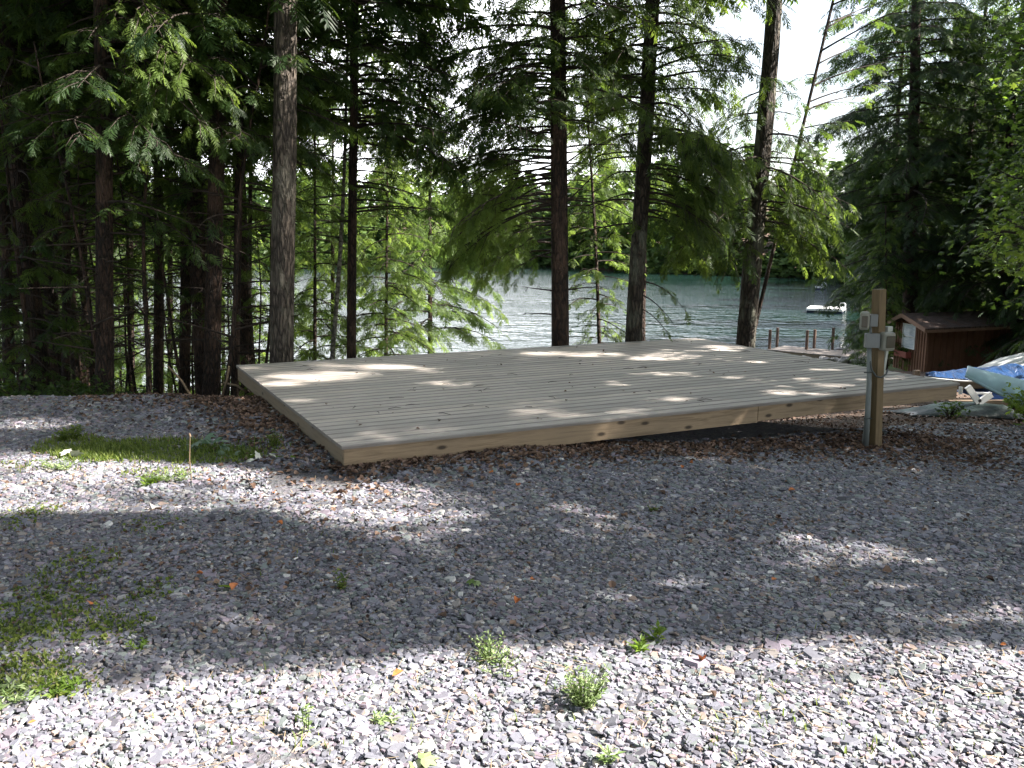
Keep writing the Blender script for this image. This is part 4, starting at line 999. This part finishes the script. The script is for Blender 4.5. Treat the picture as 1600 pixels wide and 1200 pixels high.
def spaced(x, y, d): 
    if any((x - a_) ** 2 + (y - b_) ** 2 < d * d for a_, b_ in pts): return False
    pts.append((x, y)); return True
cnt = 0
for _ in range(900):
    y = rs.uniform(12.5, 31); px = rs.uniform(-260, 420); x = (px - 800) / FPX * y
    if px > 150 and (y > 16 or rs.random() < .88): continue
    if not spaced(x, y, 1.9): continue
    put('forest' if rs.random() < (1.1 if y < 22 else .75) else 'full', x, y, 'dark hemlock deep in the wood left of the deck', 'hemlocks filling the dark wood on the left'); cnt += 1
    if cnt >= 56: break
for (px, y, k, mt, lb) in ((40, 12.2, 'young', None, 'bushy young hemlock in the darkest corner at the left edge'), 
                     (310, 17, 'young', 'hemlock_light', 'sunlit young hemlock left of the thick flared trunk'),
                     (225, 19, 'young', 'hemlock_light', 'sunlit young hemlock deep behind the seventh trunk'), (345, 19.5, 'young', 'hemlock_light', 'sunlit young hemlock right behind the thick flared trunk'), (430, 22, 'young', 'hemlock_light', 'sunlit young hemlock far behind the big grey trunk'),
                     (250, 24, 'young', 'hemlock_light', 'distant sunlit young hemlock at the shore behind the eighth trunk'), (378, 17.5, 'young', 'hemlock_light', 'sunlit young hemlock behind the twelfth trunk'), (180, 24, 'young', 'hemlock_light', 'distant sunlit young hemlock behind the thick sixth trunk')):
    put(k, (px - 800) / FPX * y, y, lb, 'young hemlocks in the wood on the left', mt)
# thin bare stems in the left wood
def stem_proto(seed, H=4.2):
    e = empty('bare_stem', (0, 0, 0)); rg = np.random.default_rng(seed); q = rg.normal(0, .12, 2)
    ax = lambda z_: (q[0] * z_ + .04 * math.sin(z_ * 2 + seed), q[1] * z_)
    trunk(e, ax, -.2, H, .028, M['bark_dark'], seed, .7, .2, 7); c = Crown(seed); c.zone(ax, .5, H - .1, 12, .25, .8, fol=0, pitch=.35, droop=.05); c.zone(ax, 1.5, H - .1, 5, .3, .6, fol=.6, fs=.18); c.build(e, M['hemlock'])
    return e
stems = [stem_proto(s) for s in (41, 42, 43)]
for i in range(24):
    px = rs.uniform(0, 420); y = rs.uniform(10.9, 17); x = (px - 800) / FPX * y
    o = copy_tree(rs.choice(stems), (x, y, Gs(x, y)), rs.uniform(0, 6.28), rs.uniform(.7, 1.3), 'thin dark bare stem among the trunks of the left wood', 'thin bare stems in the left wood')
# woods on the right
right_pts = [(1500, 34), (1560, 31.5), (1740, 27), (1800, 22), (1690, 30.5), (1780, 30), (1850, 27), (1760, 24), (1385, 37), (1450, 39), (1530, 39), (1600, 36), (1680, 31), (1400, 50), (1470, 47), (1560, 46), (1640, 42), (1720, 26), (1420, 60), (1500, 58), (1375, 74), (1460, 72)]
for px, y in right_pts:
    x = (px - 800) / FPX * y
    put('full', x, y, 'dark hemlock crowding behind the shed on the right', 'hemlocks crowding the right side', 'hemlock_shaded', s=rs.uniform(.95, 1.3))
for i, (x, y) in enumerate([(-14, 6), (-16, 1), (-13, -4), (-15, -9), (-9, -8), (-10, -13), (-4, -7.5), (-4, -13), (1, -8.5), (3, -14), (6, -8), (9, -13), (12, -8), (17, -10), (-11.5, 8.5), (-19, -3), (-20, 6), (16, -15), (-1, -18)]):
    put('forest', x, y, 'tall unseen hemlock of the surrounding wood, added to block sky light', 'unseen hemlocks added around the clearing to block sky light', s=1.35)  # ring of unseen trees added to cut the sky light
for s_ in sum(protos.values(), []) + stems:
    for ch in list(s_.children): bpy.data.objects.remove(ch)
    bpy.data.objects.remove(s_)

# ------------------------------------------------------------------ broadleaf
def lobed():
    ang_ = [0, .35, .75, 1.15, 1.75, 2.5, 3.14]; rad = [.62, .34, .55, .3, .42, .22, .12]
    ring = [(r_ * math.cos(a_), r_ * math.sin(a_)) for a_, r_ in zip(ang_, rad)]
    ring += [(r_ * math.cos(a_), -r_ * math.sin(a_)) for a_, r_ in list(zip(ang_, rad))[-2:0:-1]]
    return np.array([(x_ + .3, y_, -.5 * x_ * x_ - .25 * abs(y_)) for x_, y_ in ring] + [(.3, 0, 0)])
LOB = lobed()
def emit_lobed(name, P, S, mt, parent, up_var=.45, rg=rng):
    n = len(P); a_ = rg.uniform(0, 6.28, n); D = np.stack([np.cos(a_), np.sin(a_), rg.normal(-.25, .3, n)], -1); U = np.array([0, 0, 1]) + rg.normal(0, up_var, (n, 3))
    d, s, u_ = basis(D, U); T = LOB; k = len(T) - 1
    V = P[:, None] + (d[:, None] * T[None, :, :1] + s[:, None] * T[None, :, 1:2] + u_[:, None] * T[None, :, 2:]) * S[:, None, None]
    F = np.arange(n)[:, None, None] * (k + 1) + np.array([[i, (i + 1) % k, k] for i in range(k)])[None]
    return mesh_np(name, V.reshape(-1, 3), F.reshape(-1, 3), M[mt], parent, attr=np.repeat(rg.random(n), k + 1))
def grow(mb, p, d, L_, r, lv, tips, rg):
    k = 4; pts_ = [np.array(p)]; d = d / np.linalg.norm(d)
    for i in range(k):
        d = d + rg.normal(0, .13, 3) + np.array([0, 0, .05]); d /= np.linalg.norm(d); pts_.append(pts_[-1] + d * L_ / k)
    mb.tube([tuple(q) for q in pts_], [r * (1 - .5 * i / k) for i in range(k + 1)], 6 if lv > 1 else 4, cap=False)
    if lv == 0: tips += pts_[1:]; return
    for i in range(rg.integers(3, 5)):
        f = rg.uniform(.35, 1.0); j = min(int(f * k), k - 1); q = pts_[j] + (pts_[j + 1] - pts_[j]) * (f * k - j)
        a_ = rg.uniform(0, 6.28); o_ = np.cross(d, [math.cos(a_), math.sin(a_), .2]); o_ /= np.linalg.norm(o_) + 1e-9
        grow(mb, q, d * .75 + o_ * rg.uniform(.6, 1.0), L_ * rg.uniform(.55, .75), r * .5, lv - 1, tips, rg)
    if lv <= 1: tips += pts_[2:]

# openings in the offscreen canopy: ground areas the sun reaches
def poly_w(pts_, z_): return np.array([tuple(gp(a_, b_, z_))[:2] for a_, b_ in pts_])
def inpoly(P, x, y):
    r_ = np.zeros(len(x), bool); n = len(P)
    for i in range(n):
        x0, y0 = P[i]; x1, y1 = P[(i + 1) % n]
        c_ = ((y0 > y) != (y1 > y)) & (x < (x1 - x0) * (y - y0) / (y1 - y0 + 1e-12) + x0); r_ ^= c_
    return r_
g_open = [poly_w(p_, -.12) for p_ in (
    [(-300, 1120), (0, 1105), (200, 1085), (350, 1052), (520, 1032), (640, 1022), (900, 1008), (1020, 1018), (1150, 1012), (1300, 1000), (1500, 1015), (1900, 990), (2300, 1250), (1600, 1300), (0, 1300), (-600, 1300)],
    [(-200, 725), (100, 712), (250, 728), (400, 745), (540, 756), (720, 768), (790, 795), (760, 845), (650, 888), (560, 868), (440, 835), (350, 812), (180, 815), (60, 812), (-200, 830)],
    [(860, 790), (960, 800), (1060, 825), (1000, 836), (900, 822)], [(1180, 818), (1290, 822), (1300, 842), (1210, 838)], [(1330, 828), (1440, 828), (1460, 845), (1370, 862), (1320, 855)], [(1200, 885), (1270, 890), (1260, 912), (1210, 905)],
    [(1300, 975), (1420, 965), (1480, 985), (1400, 998)], [(1540, 940), (1640, 950), (1600, 975), (1530, 965)], [(1160, 712), (1240, 716), (1230, 722), (1170, 720)], [(800, 755), (860, 760), (830, 775)], [(760, 735), (830, 735), (800, 745)], [(1080, 770), (1160, 775), (1110, 785)], [(1450, 870), (1540, 875), (1500, 892)], [(1380, 905), (1450, 910), (1400, 925)], [(1010, 905), (1060, 910), (1030, 920)], [(1500, 745), (1560, 750), (1520, 758)], [(-100, 668), (60, 666), (140, 670), (60, 676), (-80, 678)], [(1240, 850), (1290, 853), (1270, 870)], [(880, 840), (930, 842), (900, 852)])]
def ell(cx, cy_, rx, ry): return [(cx + rx * math.cos(a_), cy_ + ry * math.sin(a_)) for a_ in np.linspace(0, 2 * PI, 12, endpoint=False)]
d_open = [poly_w(ell(*q), DT) for q in ((500, 587, 115, 11), (610, 573, 65, 6), (890, 553, 110, 6), (1030, 560, 65, 6), (1120, 545, 55, 8), (840, 630, 50, 8), (820, 647, 45, 6), (1065, 623, 42, 6), (1220, 614, 55, 7), (1310, 602, 60, 7),
                                         (1330, 622, 50, 6), (1150, 590, 40, 4), (1065, 584, 30, 4), (1290, 578, 45, 5), (650, 672, 55, 6), (575, 686, 40, 5), (1400, 590, 30, 5), (500, 660, 30, 5), (725, 548, 60, 3), (900, 650, 60, 6), (990, 640, 45, 5), (1180, 640, 40, 5), (960, 600, 40, 4), (700, 600, 40, 4), (430, 600, 40, 5), (470, 625, 35, 5), (760, 690, 40, 4), (1000, 585, 30, 4), (1240, 596, 40, 4), (1180, 565, 40, 4))]
KR = np.random.default_rng(99)
def keep(P):
    """drop leaves that would close an opening"""
    s_ = np.array(SUN); ok = np.ones(len(P), bool)
    for zg, ops in ((-.12, g_open), (DT, d_open)):
        t = (P[:, 2] - zg) / s_[2]; x = P[:, 0] - s_[0] * t; y = P[:, 1] - s_[1] * t
        if zg == DT:
            u, v_ = deck_uv(x, y); on = (u > -.1) & (u < DL + .1) & (v_ > -.1) & (v_ < DW + .2)
        else:
            t2 = (P[:, 2] - DT) / s_[2]; u, v_ = deck_uv(P[:, 0] - s_[0] * t2, P[:, 1] - s_[1] * t2); on = ~((u > 0) & (u < DL) & (v_ > 0) & (v_ < DW))
            ok &= ~((y < 3.0))
            mot = np.sin(x * 1.7 + 2.1 * np.sin(y * 2.3)) * np.sin(y * 5.2 + 1.3 * np.sin(x * 2.1) + 1)
            ok &= ~(on & (x > .2) & (mot > .2) & (KR.random(len(x)) < .72))
        for i_, p_ in enumerate(ops):
            big = zg == -.12 and i_ < 2
            if big: ok &= ~(on & inpoly(p_, x, y)); continue
            c_ = p_.mean(0)
            ok &= ~(on & inpoly(c_ + (p_ - c_) * (.75 if zg == DT else 1.15), x, y) & (KR.random(len(x)) < (.95 if zg == DT else .86))) & ~(on & inpoly(c_ + (p_ - c_) * (2.0 if zg == DT else 2.4), x, y) & (KR.random(len(x)) < .52))
    t = P[:, 2] / s_[2]; ok &= ~((P[:, 1] - s_[1] * (P[:, 0] + 2) / s_[0]) > 13.9)
    t = (P[:, 2] - 3.6) / s_[2]; x = P[:, 0] - s_[0] * t; y = P[:, 1] - s_[1] * t; ok &= ~((x > -5.8) & (x < -2.4) & (y > 9.6) & (y < 12.3) & (KR.random(len(x)) < .8))
    t = (P[:, 2] - 2.6) / s_[2]; x = P[:, 0] - s_[0] * t; y = P[:, 1] - s_[1] * t; ok &= ~((x > -2.3) & (x < .3) & (y > 11.9) & (y < 14.5))
    return ok
def broadleaf(x, y, H, crown_r, zc0, nclump, nl, label, seed, mt='maple', group=None, lf=.15, near=False, filt=True, name='maple_tree', r0=.17):
    rg = np.random.default_rng(seed); zg = Gs(x, y); e = empty(name, (x, y, zg), label, 'tree', group)
    ax = lambda z_: (.25 * math.sin(z_ * .25 + seed), .2 * math.sin(z_ * .2 + seed * 3)); trunk(e, ax, -.3, H * .85, r0, M['bark_lichen'], seed, .8, .3, 12)
    mb = MB(); tips = []
    for i in range(16):
        z_ = zc0 * .9 + (H * .85 - zc0 * .9) * (i + rg.random()) / 16; a_ = i * 2.4 + rg.uniform(-.4, .4); cc = ax(z_)
        grow(mb, (cc[0], cc[1], z_), np.array([math.cos(a_), math.sin(a_), .45]), crown_r * rg.uniform(.4, .62), .05, 2 if not near else 2, tips, rg)
    mb.build('branches', M['twig'], e)
    tips = np.array(tips)
    cc = tips[rg.integers(0, len(tips), nclump)]
    ex = np.stack([rg.normal(0, crown_r * .5, nclump), rg.normal(0, crown_r * .5, nclump), rg.uniform(zc0, H, nclump)], -1)
    cc = np.where(rg.random((nclump, 1)) < (.45 if not near else 1.1), cc, ex)
    P = np.repeat(cc, nl, 0) + rg.normal(0, 1, (nclump * nl, 3)) * np.array([.34, .34, .24])
    rr2 = np.hypot(P[:, 0], P[:, 1]); P = P[rr2 < crown_r * 1.15]
    W = P + np.array([x, y, zg])
    if filt: P = P[keep(W)]
    n = len(P); S = lf * rg.uniform(.7, 1.25, n)
    if near: emit_lobed('crown', P, S, mt, e, rg=rg)
    else:
        a_ = rg.uniform(0, 6.28, n); D = np.stack([np.cos(a_), np.sin(a_), rg.normal(0, .4, n)], -1); U = np.array([0, 0, 1]) + rg.normal(0, .5, (n, 3))
        d, s, u_ = basis(D, U); T = np.array([(0, 0, 0), (.5, .42, 0), (1, 0, 0), (.5, -.42, 0)])
        V = P[:, None] + (d[:, None] * T[None, :, :1] + s[:, None] * T[None, :, 1:2]) * S[:, None, None]
        mesh_np('crown', V.reshape(-1, 3), np.arange(n * 4).reshape(-1, 4), M[mt], e, attr=np.repeat(rg.random(n), 4))
    return e
SH = 'broadleaf tree out of sight right of the clearing, casting dappled shade'
for i, (x, y, H) in enumerate(((12.6, 3.6, 16.5), (12.2, 7.4, 16.5), (12.8, 11.0, 16.5), (15.6, 5.4, 17), (15.4, 9.2, 17), (15.8, 13.2, 16.5), (18.6, 3.8, 22), (18.8, 7.4, 22), (18.5, 11.5, 22), (22, 6, 26), (22, 10, 26), (10.2, 9.0, 10), (10.4, 5.2, 10.5), (11.0, 13.5, 14))):
    broadleaf(x, y, H, 2.7, 3.2 if H > 12 else 2.2, 420, 46, SH, 400 + i, group='shade trees right of the clearing')
for i, (x, y) in enumerate(((-7.6, 1.5), (-9.2, 5.5), (-4.5, -3.2), (1.0, -4.0), (5.5, -4.5), (-8.0, 9.0))):
    broadleaf(x, y, 20, 5.6, 13.5, 1000, 46, 'tall unseen broadleaf tree added so its crown blocks overhead sky light', 430 + i, group='trees added to block the sky over the clearing', lf=.24, r0=.24, name='sky_blocker_tree')  # crowns added overhead, out of view, to keep the clearing's shade dark
broadleaf(7.9, 12.0, 8.5, 1.9, 1.9, 260, 34, 'broadleaf tree with lobed leaves hanging in from the right edge', 450, lf=.12, near=True, r0=.10)
near_t = [o_ for o_ in bpy.data.objects if o_.get('label', '').startswith('broadleaf tree with lobed')][0]
for (px_, py_, n_) in ((1588, 352, 60), (1575, 385, 60), (1595, 415, 50), (1598, 330, 40), (1590, 130, 40), (1560, 285, 24), (1580, 470, 20)):
    q_ = pt(px_, py_, 11.2); P_ = np.array([q_.x, q_.y, q_.z]) - np.array(near_t.location) + rng.normal(0, 1, (n_, 3)) * [.16, .2, .10]
    emit_lobed('outer_leaves', P_, .10 * rng.uniform(.7, 1.2, n_), 'maple_bright', near_t)
    m_ = MB(); c_ = P_.mean(0); m_.tube([tuple(c_), tuple(c_ + [.5, .3, .15]), (0.3, 0, c_[2] + .2)], [.004, .008, .012], 5, cap=False); m_.build('outer_branch', M['twig'], near_t)
broadleaf(10.4, 16.0, 8, 2.2, 2.5, 300, 34, 'dark leafy maple behind the rightmost leaves', 451, lf=.14, near=True, r0=.12, filt=False)
broadleaf(17.2, 27.5, 13, 3.0, 6.2, 300, 34, 'leafy tree right of the broad dark hemlock above the shed', 452, lf=.24, near=False, r0=.15, filt=False)
# leafy top of the corner trunk
e = empty('maple_branch', (4.6, 14.2, 5.0)); bpy.data.objects.remove(e)

# ------------------------------------------------------------------ bushes, weeds
def shrub(x, y, rx, ry, h, n, lf, mt, label, seed, name='shrub', near=True, group=None):
    rg = np.random.default_rng(seed); zg = Gs(x, y); e = empty(name, (x, y, zg), label, 'shrub', group)
    mb = MB(); ends = []
    for i in range(14):
        a_ = rg.uniform(0, 6.28); q = (math.cos(a_) * rx * rg.uniform(.2, .9), math.sin(a_) * ry * rg.uniform(.2, .9), h * rg.uniform(.5, 1.0)); ends.append(q)
        mb.tube([(0, 0, -.05), (q[0] * .4, q[1] * .4, q[2] * .6), q], [.008, .006, .002], 4)
    mb.build('stems', M['twig'], e); ends = np.array(ends)
    P = ends[rg.integers(0, 14, n)] * rg.uniform(.5, 1.05, (n, 1)) + rg.normal(0, .07, (n, 3)); P[:, 2] = np.abs(P[:, 2]) + .01
    emit_lobed('leaves', P, lf * rg.uniform(.6, 1.3, n), mt, e, rg=rg); return e
p = gp(1590, 668, -.80); shrub(p.x + .15, p.y, .62, .4, .5, 620, .085, 'maple_bright', 'bright green leafy bush at the right edge below the canoe', 501)
p = gp(1500, 655, -.85); shrub(p.x, p.y + .3, .35, .2, .2, 130, .07, 'maple', 'low green weeds between the teal tarp and the bright bush', 502)
for i, (px, y) in enumerate(((20, 10.9), (75, 11.2), (130, 11.0), (185, 11.6))):
    shrub((px - 800) / FPX * y, y, .5, .35, .42, 260, .07, 'maple', 'low dark undergrowth at the edge of the left wood', 510 + i, name='undergrowth', group='undergrowth at the edge of the left wood')
def blades(name, P, hgt, wd, mt, label=None, cat=None, parent=None, lean=.5, kind='stuff'):
    n = len(P); a_ = rng.uniform(0, 6.28, n); h_ = hgt * rng.uniform(.5, 1.3, n); ln = rng.uniform(.1, lean, n)
    d = np.stack([np.cos(a_), np.sin(a_), np.zeros(n)], -1); s = np.stack([-np.sin(a_), np.cos(a_), np.zeros(n)], -1); w2 = wd * rng.uniform(.6, 1.2, n)
    V = np.stack([P - s * w2[:, None], P + s * w2[:, None], P + s * (w2 * .8)[:, None] + d * (h_ * ln * .4)[:, None] + [0, 0, 1] * (h_ * .6)[:, None], P - s * (w2 * .8)[:, None] + d * (h_ * ln * .4)[:, None] + [0, 0, 1] * (h_ * .6)[:, None],
                  P + d * (h_ * ln)[:, None] + [0, 0, 1] * h_[:, None]], 1)
    b_ = np.arange(n)[:, None, None] * 5
    F = np.concatenate([(b_ + np.array([[0, 1, 2]])), (b_ + np.array([[0, 2, 3]])), (b_ + np.array([[3, 2, 4]]))], 1).reshape(-1, 3)
    o = mesh_np(name, V.reshape(-1, 3), F, M[mt], parent, attr=np.repeat(rng.random(n), 5))
    return tag(o, label, cat, kind=kind) if label else o
def patch(cx, cy_, rx, ry, n, zz=-.1):
    # soft patch on the ground around the point seen at this place
    r_ = np.sqrt(rng.random(n)); a_ = rng.uniform(0, 6.28, n); c_ = gp(cx, cy_, zz)
    e1 = gp(cx + rx, cy_, zz); e2 = gp(cx, cy_ - ry, zz)
    x = c_.x + (e1.x - c_.x) * r_ * np.cos(a_) + rng.normal(0, .03, n); y = c_.y + (e2.y - c_.y) * r_ * np.sin(a_) + rng.normal(0, .03, n)
    return on_ground(x, y, 0)
P = np.concatenate([patch(*q) for q in ((110, 700, 50, 14, 1300), (230, 706, 110, 18, 3000), (330, 715, 80, 14, 1500), (160, 712, 70, 14, 2200), (400, 700, 60, 10, 200), (250, 745, 60, 10, 160), (60, 735, 60, 10, 120))])
G1 = P[rng.random(len(P)) < .3]; P = P[rng.random(len(P)) < .62]
blades('grass_strip', P, .055, .005, 'grass', 'low strip of green grass and moss on the gravel left of the deck', 'grass', lean=.9)
P = np.concatenate([patch(*q) for q in ((20, 815, 60, 24, 900), (110, 905, 70, 34, 1100), (60, 960, 90, 34, 1500), (170, 985, 66, 24, 800), (30, 1060, 70, 34, 1400), (90, 1075, 50, 20, 400), (235, 925, 34, 18, 350), (240, 830, 44, 18, 200), (20, 1000, 60, 24, 900))])
G1 = np.concatenate([G1, P[rng.random(len(P)) < .14]]); P = P[rng.random(len(P)) < .36]
scatter_leaves('low_weed_leaves', G1 + [0, 0, .022], 0.022, M['grass'], 'tiny pale green weed leaves among the grass on the left gravel', 'weeds', flat=.6)
blades('weed_patches', P, .032, .005, 'grass', 'patchy low weeds in the gravel along the left edge', 'weeds', lean=1.0)
P = np.concatenate([patch(*q) for q in ((700, 950, 700, 170, 130), (800, 1100, 750, 70, 160), (1300, 1150, 300, 40, 60))])
blades('sparse_sprouts', P, .04, .003, 'grass', 'single grass sprouts between the slate chips', 'sprouts', lean=1.2)
def leafy_weed(px, py, h, r, n, lf, mt, label, seed, name='weed_plant', tall=False):
    rg = np.random.default_rng(seed); g_ = gp(px, py, -.1); g_ = gp(px, py, Gs(g_.x, g_.y)); e = empty(name, g_, label, 'weed')
    mb = MB(); P, D = [], []
    for i in range(n):
        a_ = rg.uniform(0, 6.28); o_ = r * math.sqrt(rg.random()); hh = h * rg.uniform(.6, 1.1)
        b0 = np.array([math.cos(a_) * o_ * .3, math.sin(a_) * o_ * .3, 0]); b1 = np.array([math.cos(a_) * o_, math.sin(a_) * o_, hh])
        mb.tube([b0, (b0 + b1) / 2 + [0, 0, .1 * hh], b1], [.0018, .0014, .0008], 4)
        for k in range(9): 
            f = rg.uniform(.15, 1.05); P.append(b0 * (1 - f) + b1 * f); aa = rg.uniform(0, 6.28); D.append((math.cos(aa), math.sin(aa), rg.uniform(.1, .9)))
    mb.build('stems', M['grass'], e)
    P, D = np.array(P), np.array(D); nn = len(P); U = np.array([0, 0, 1]) + rg.normal(0, .4, (nn, 3)); d, s, u_ = basis(D, U)
    T = np.array([(0, 0, 0), (.45, .17, .02), (1, 0, -.1), (.45, -.17, .02)]); S = lf * rg.uniform(.6, 1.3, nn)
    V = P[:, None] + (d[:, None] * T[None, :, :1] + s[:, None] * T[None, :, 1:2] + u_[:, None] * T[None, :, 2:]) * S[:, None, None]
    mesh_np('leaves', V.reshape(-1, 3), np.arange(nn * 4).reshape(-1, 4), M[mt], e, attr=np.repeat(rg.random(nn), 4)); return e
leafy_weed(912, 1105, .15, .11, 70, .022, 'pale_weed', 'bushy pale green weed growing alone in the sunlit gravel', 601)
leafy_weed(770, 1035, .10, .10, 34, .02, 'pale_weed', 'feathery low weed where the shade meets the sunlit gravel', 602)
leafy_weed(773, 1050, .05, .14, 18, .018, 'pale_weed', 'small creeping weed just in front of the feathery one', 603)
leafy_weed(1000, 1020, .05, .05, 6, .045, 'maple_bright', 'small bright weed with narrow leaves right of the feathery weed', 604)
leafy_weed(1022, 1008, .06, .05, 3, .06, 'maple_bright', 'sprig with long bright leaflets beside the small bright weed', 605)
leafy_weed(535, 925, .10, .04, 9, .03, 'grass', 'small dark green sprout in the shaded gravel left of centre', 606)
leafy_weed(215, 1015, .04, .05, 6, .03, 'maple_bright', 'small bright green weed in the shaded gravel at lower left', 607)
leafy_weed(85, 1085, .045, .12, 18, .03, 'maple_bright', 'yellow green clover like weed at the lower left', 608)
leafy_weed(15, 1100, .05, .14, 22, .035, 'pale_weed', 'pale green weed at the lower left corner', 609)
leafy_weed(270, 752, .08, .18, 26, .03, 'pale_weed', 'tangled pale weed beside the dry stalk', 610)
leafy_weed(430, 700, .14, .08, 24, .025, 'grass', 'feathery green weed against the left side of the deck', 611)
leafy_weed(110, 690, .12, .16, 40, .04, 'grass', 'leafy green clump at the left end of the grass strip', 612)
leafy_weed(95, 735, .07, .16, 26, .03, 'pale_weed', 'yellow green weed below the leafy clump on the left', 613)
leafy_weed(235, 760, .06, .08, 16, .04, 'maple_bright', 'small bright weed at the edge of the sunlit gravel strip', 614)
leafy_weed(480, 1150, .11, .02, 5, .03, 'pale_weed', 'single thin pale grass tuft in the sunlit foreground', 615)
leafy_weed(600, 1130, .03, .06, 8, .03, 'pale_weed', 'flat pale sprout left of the bushy weed', 616)
leafy_weed(950, 1195, .05, .03, 7, .03, 'pale_weed', 'small sprout at the bottom edge of the photo', 617)
leafy_weed(1020, 800, .03, .03, 5, .03, 'grass', 'tiny green sprout in the middle of the right gravel', 618)
def flat_leaves(px, py, n, r, lf, mt, label, seed, name='broad_leaved_plant', cat='plant', lift=.05):
    rg = np.random.default_rng(seed); g_ = gp(px, py, -.1); e = empty(name, (g_.x, g_.y, Gs(g_.x, g_.y)), label, cat)
    P = np.stack([rg.normal(0, r, n), rg.normal(0, r * .6, n), rg.uniform(.01, lift, n) + .02], -1); emit_lobed('leaves', P, lf * rg.uniform(.7, 1.2, n), mt, e, up_var=.3, rg=rg); return e
flat_leaves(335, 708, 16, .14, .13, 'silver_leaf', 'plant with broad silvery green leaves between the stalk and the deck', 701, lift=.12)
flat_leaves(405, 722, 4, .05, .14, 'white_leaf', 'bleached white leaf lying on the gravel left of the deck corner', 702, 'pale_leaf', 'leaf')
flat_leaves(108, 722, 3, .05, .15, 'white_leaf', 'bleached curled leaf lying by the grass strip on the left', 703, 'pale_leaf', 'leaf')
flat_leaves(365, 922, 1, .01, .09, 'maple_bright', 'single round green leaf lying on the shaded gravel', 704, 'green_leaf', 'leaf', .02)
flat_leaves(735, 912, 2, .02, .08, 'pale_weed', 'pale green leaf lying on the shaded gravel near the centre', 705, 'green_leaf', 'leaf', .02)
flat_leaves(648, 1195, 2, .02, .09, 'pale_weed', 'pale leaf cut by the bottom edge of the photo', 706, 'green_leaf', 'leaf', .02)
flat_leaves(430, 722, 5, .06, .08, 'maple_bright', 'small green leaves next to the bleached leaf', 707)
m_ = MB(); a_ = gp(300, 757, -.1); bs = pt(297, 680, a_.y)
m_.tube([(a_.x, a_.y, Gs(a_.x, a_.y) - .03), (a_.x - .008, a_.y, (a_.z + bs.z) / 2), (bs.x, bs.y, bs.z)], [.005, .005, .003], 6); m_.tube([(bs.x, bs.y, bs.z - .01), (bs.x - .004, bs.y, bs.z + .015)], [.010, .005], 6)
M['stalk'] = simple('dry_stalk', (.17, .12, .075), .8); tag(m_.build('dry_stalk', M['stalk']), 'upright dry brown stalk in the grass strip left of the deck', 'stalk')
# poles leaning at the bank
for (x0, y0, x1, y1, Y, lb_) in ((262, 572, 300, 622, 11.2, 'broken pale branch leaning down between the trunks left of the deck'), (358, 572, 346, 622, 10.9, 'thin pale stick standing at the back left corner of the deck'), (350, 598, 385, 612, 11.0, 'pale stick lying level by the back left corner of the deck')):
    m_ = MB(); a_, b_ = pt(x0, y0, Y), pt(x1, y1, Y - .2); m_.tube([a_, (a_ + b_) / 2 + Vector((.02, 0, .02)), b_], [.012, .014, .016], 7); tag(m_.build('fallen_branch', M['stalk'], smooth=True), lb_, 'branch')

# ------------------------------------------------------------------ far wood across the lake
def far_wood():
    rg = np.random.default_rng(77); V, T, TV = [], [], MB()
    spots = []
    for _ in range(9000):
        x = rg.uniform(-150, 75); y = rg.uniform(70, 215)
        fy = 160 - 1.6 * min(max(x - 2, 0), 20) - .8 * min(max(x - 22, 0), 40) + 6 * math.sin(x * .05)
        d = max(y - fy, (x - (17.5 + (y - 44) * .37)) * .9, -x - 95 - .2 * y)
        if d < .5 or d > 30 or abs(x) > .66 * y + 8: continue
        if any((x - a_) ** 2 + (y - b_) ** 2 < 13 for a_, b_, _ in spots): continue
        spots.append((x, y, d))
        if len(spots) > 420: break
    for k_ in range(260):
        x = -95 + 160 * (k_ + rg.random()) / 260; y = 160 - 1.6 * min(max(x - 2, 0), 20) - .8 * min(max(x - 22, 0), 40) + 6 * math.sin(x * .05) + rg.uniform(-.6, 1.2); spots.append((x, y, -1))
    for x, y, d in spots:
        H = rg.uniform(9, 15) * (1 if d > 6 else .8) * 1.06
        if d < 0: H = rg.uniform(1.4, 3.6)
        zg = Gs(x, y); r = H * rg.uniform(.17, .26); con = rg.random() < .45
        n = (650 if d < 14 else 420) if d > 0 else 70; r = r if d > 0 else r * 2.4
        f = rg.random(n) ** (.8); hz = H * (.01 + .97 * f)
        env = (1 - f) ** .8 * 1.1 + .06 if con else np.sin(np.pi * np.clip(f * .9 + .1, 0, 1)) ** .6
        nb = rg.integers(0, 26, n); ba = nb * 2.4; q = rg.random(n) ** .5
        px_ = x + np.cos(ba) * env * r * q + rg.normal(0, .35, n); py_ = y + np.sin(ba) * env * r * q + rg.normal(0, .35, n)
        pz_ = zg + hz + rg.normal(0, .2, n)
        P = np.stack([px_, py_, pz_], -1); a_ = rg.uniform(0, 6.28, n); D = np.stack([np.cos(a_), np.sin(a_), rg.normal(-.2, .3, n)], -1); U = np.array([0, 0, 1]) + rg.normal(0, .7, (n, 3))
        dd, s, u_ = basis(D, U); sz = rg.uniform(.35, .8, n)[:, None]
        V.append(np.stack([P - dd * sz, P + s * sz * .5, P + dd * sz, P - s * sz * .5], 1)); T.append(np.repeat(np.clip((0 if con else .35) + rg.random() * .3 + rg.random(n) * .4, 0, 1), 4))
        if 0 < d < 12: TV.tube([(x, y, zg - .5), (x, y, zg + H * .6)], [.16, .07], 5, cap=False)
    V = np.concatenate(V).reshape(-1, 3); T = np.concatenate(T)
    o = mesh_np('far_wood', V, np.arange(len(V)).reshape(-1, 4), M['far_leaf'], attr=T); tag(o, 'mixed wood covering the banks across the lake', 'wood', kind='stuff')
    o = TV.build('far_trunks', M['bark_lichen']); tag(o, 'pale trunks at the edge of the far wood', 'wood', kind='stuff')
far_wood()
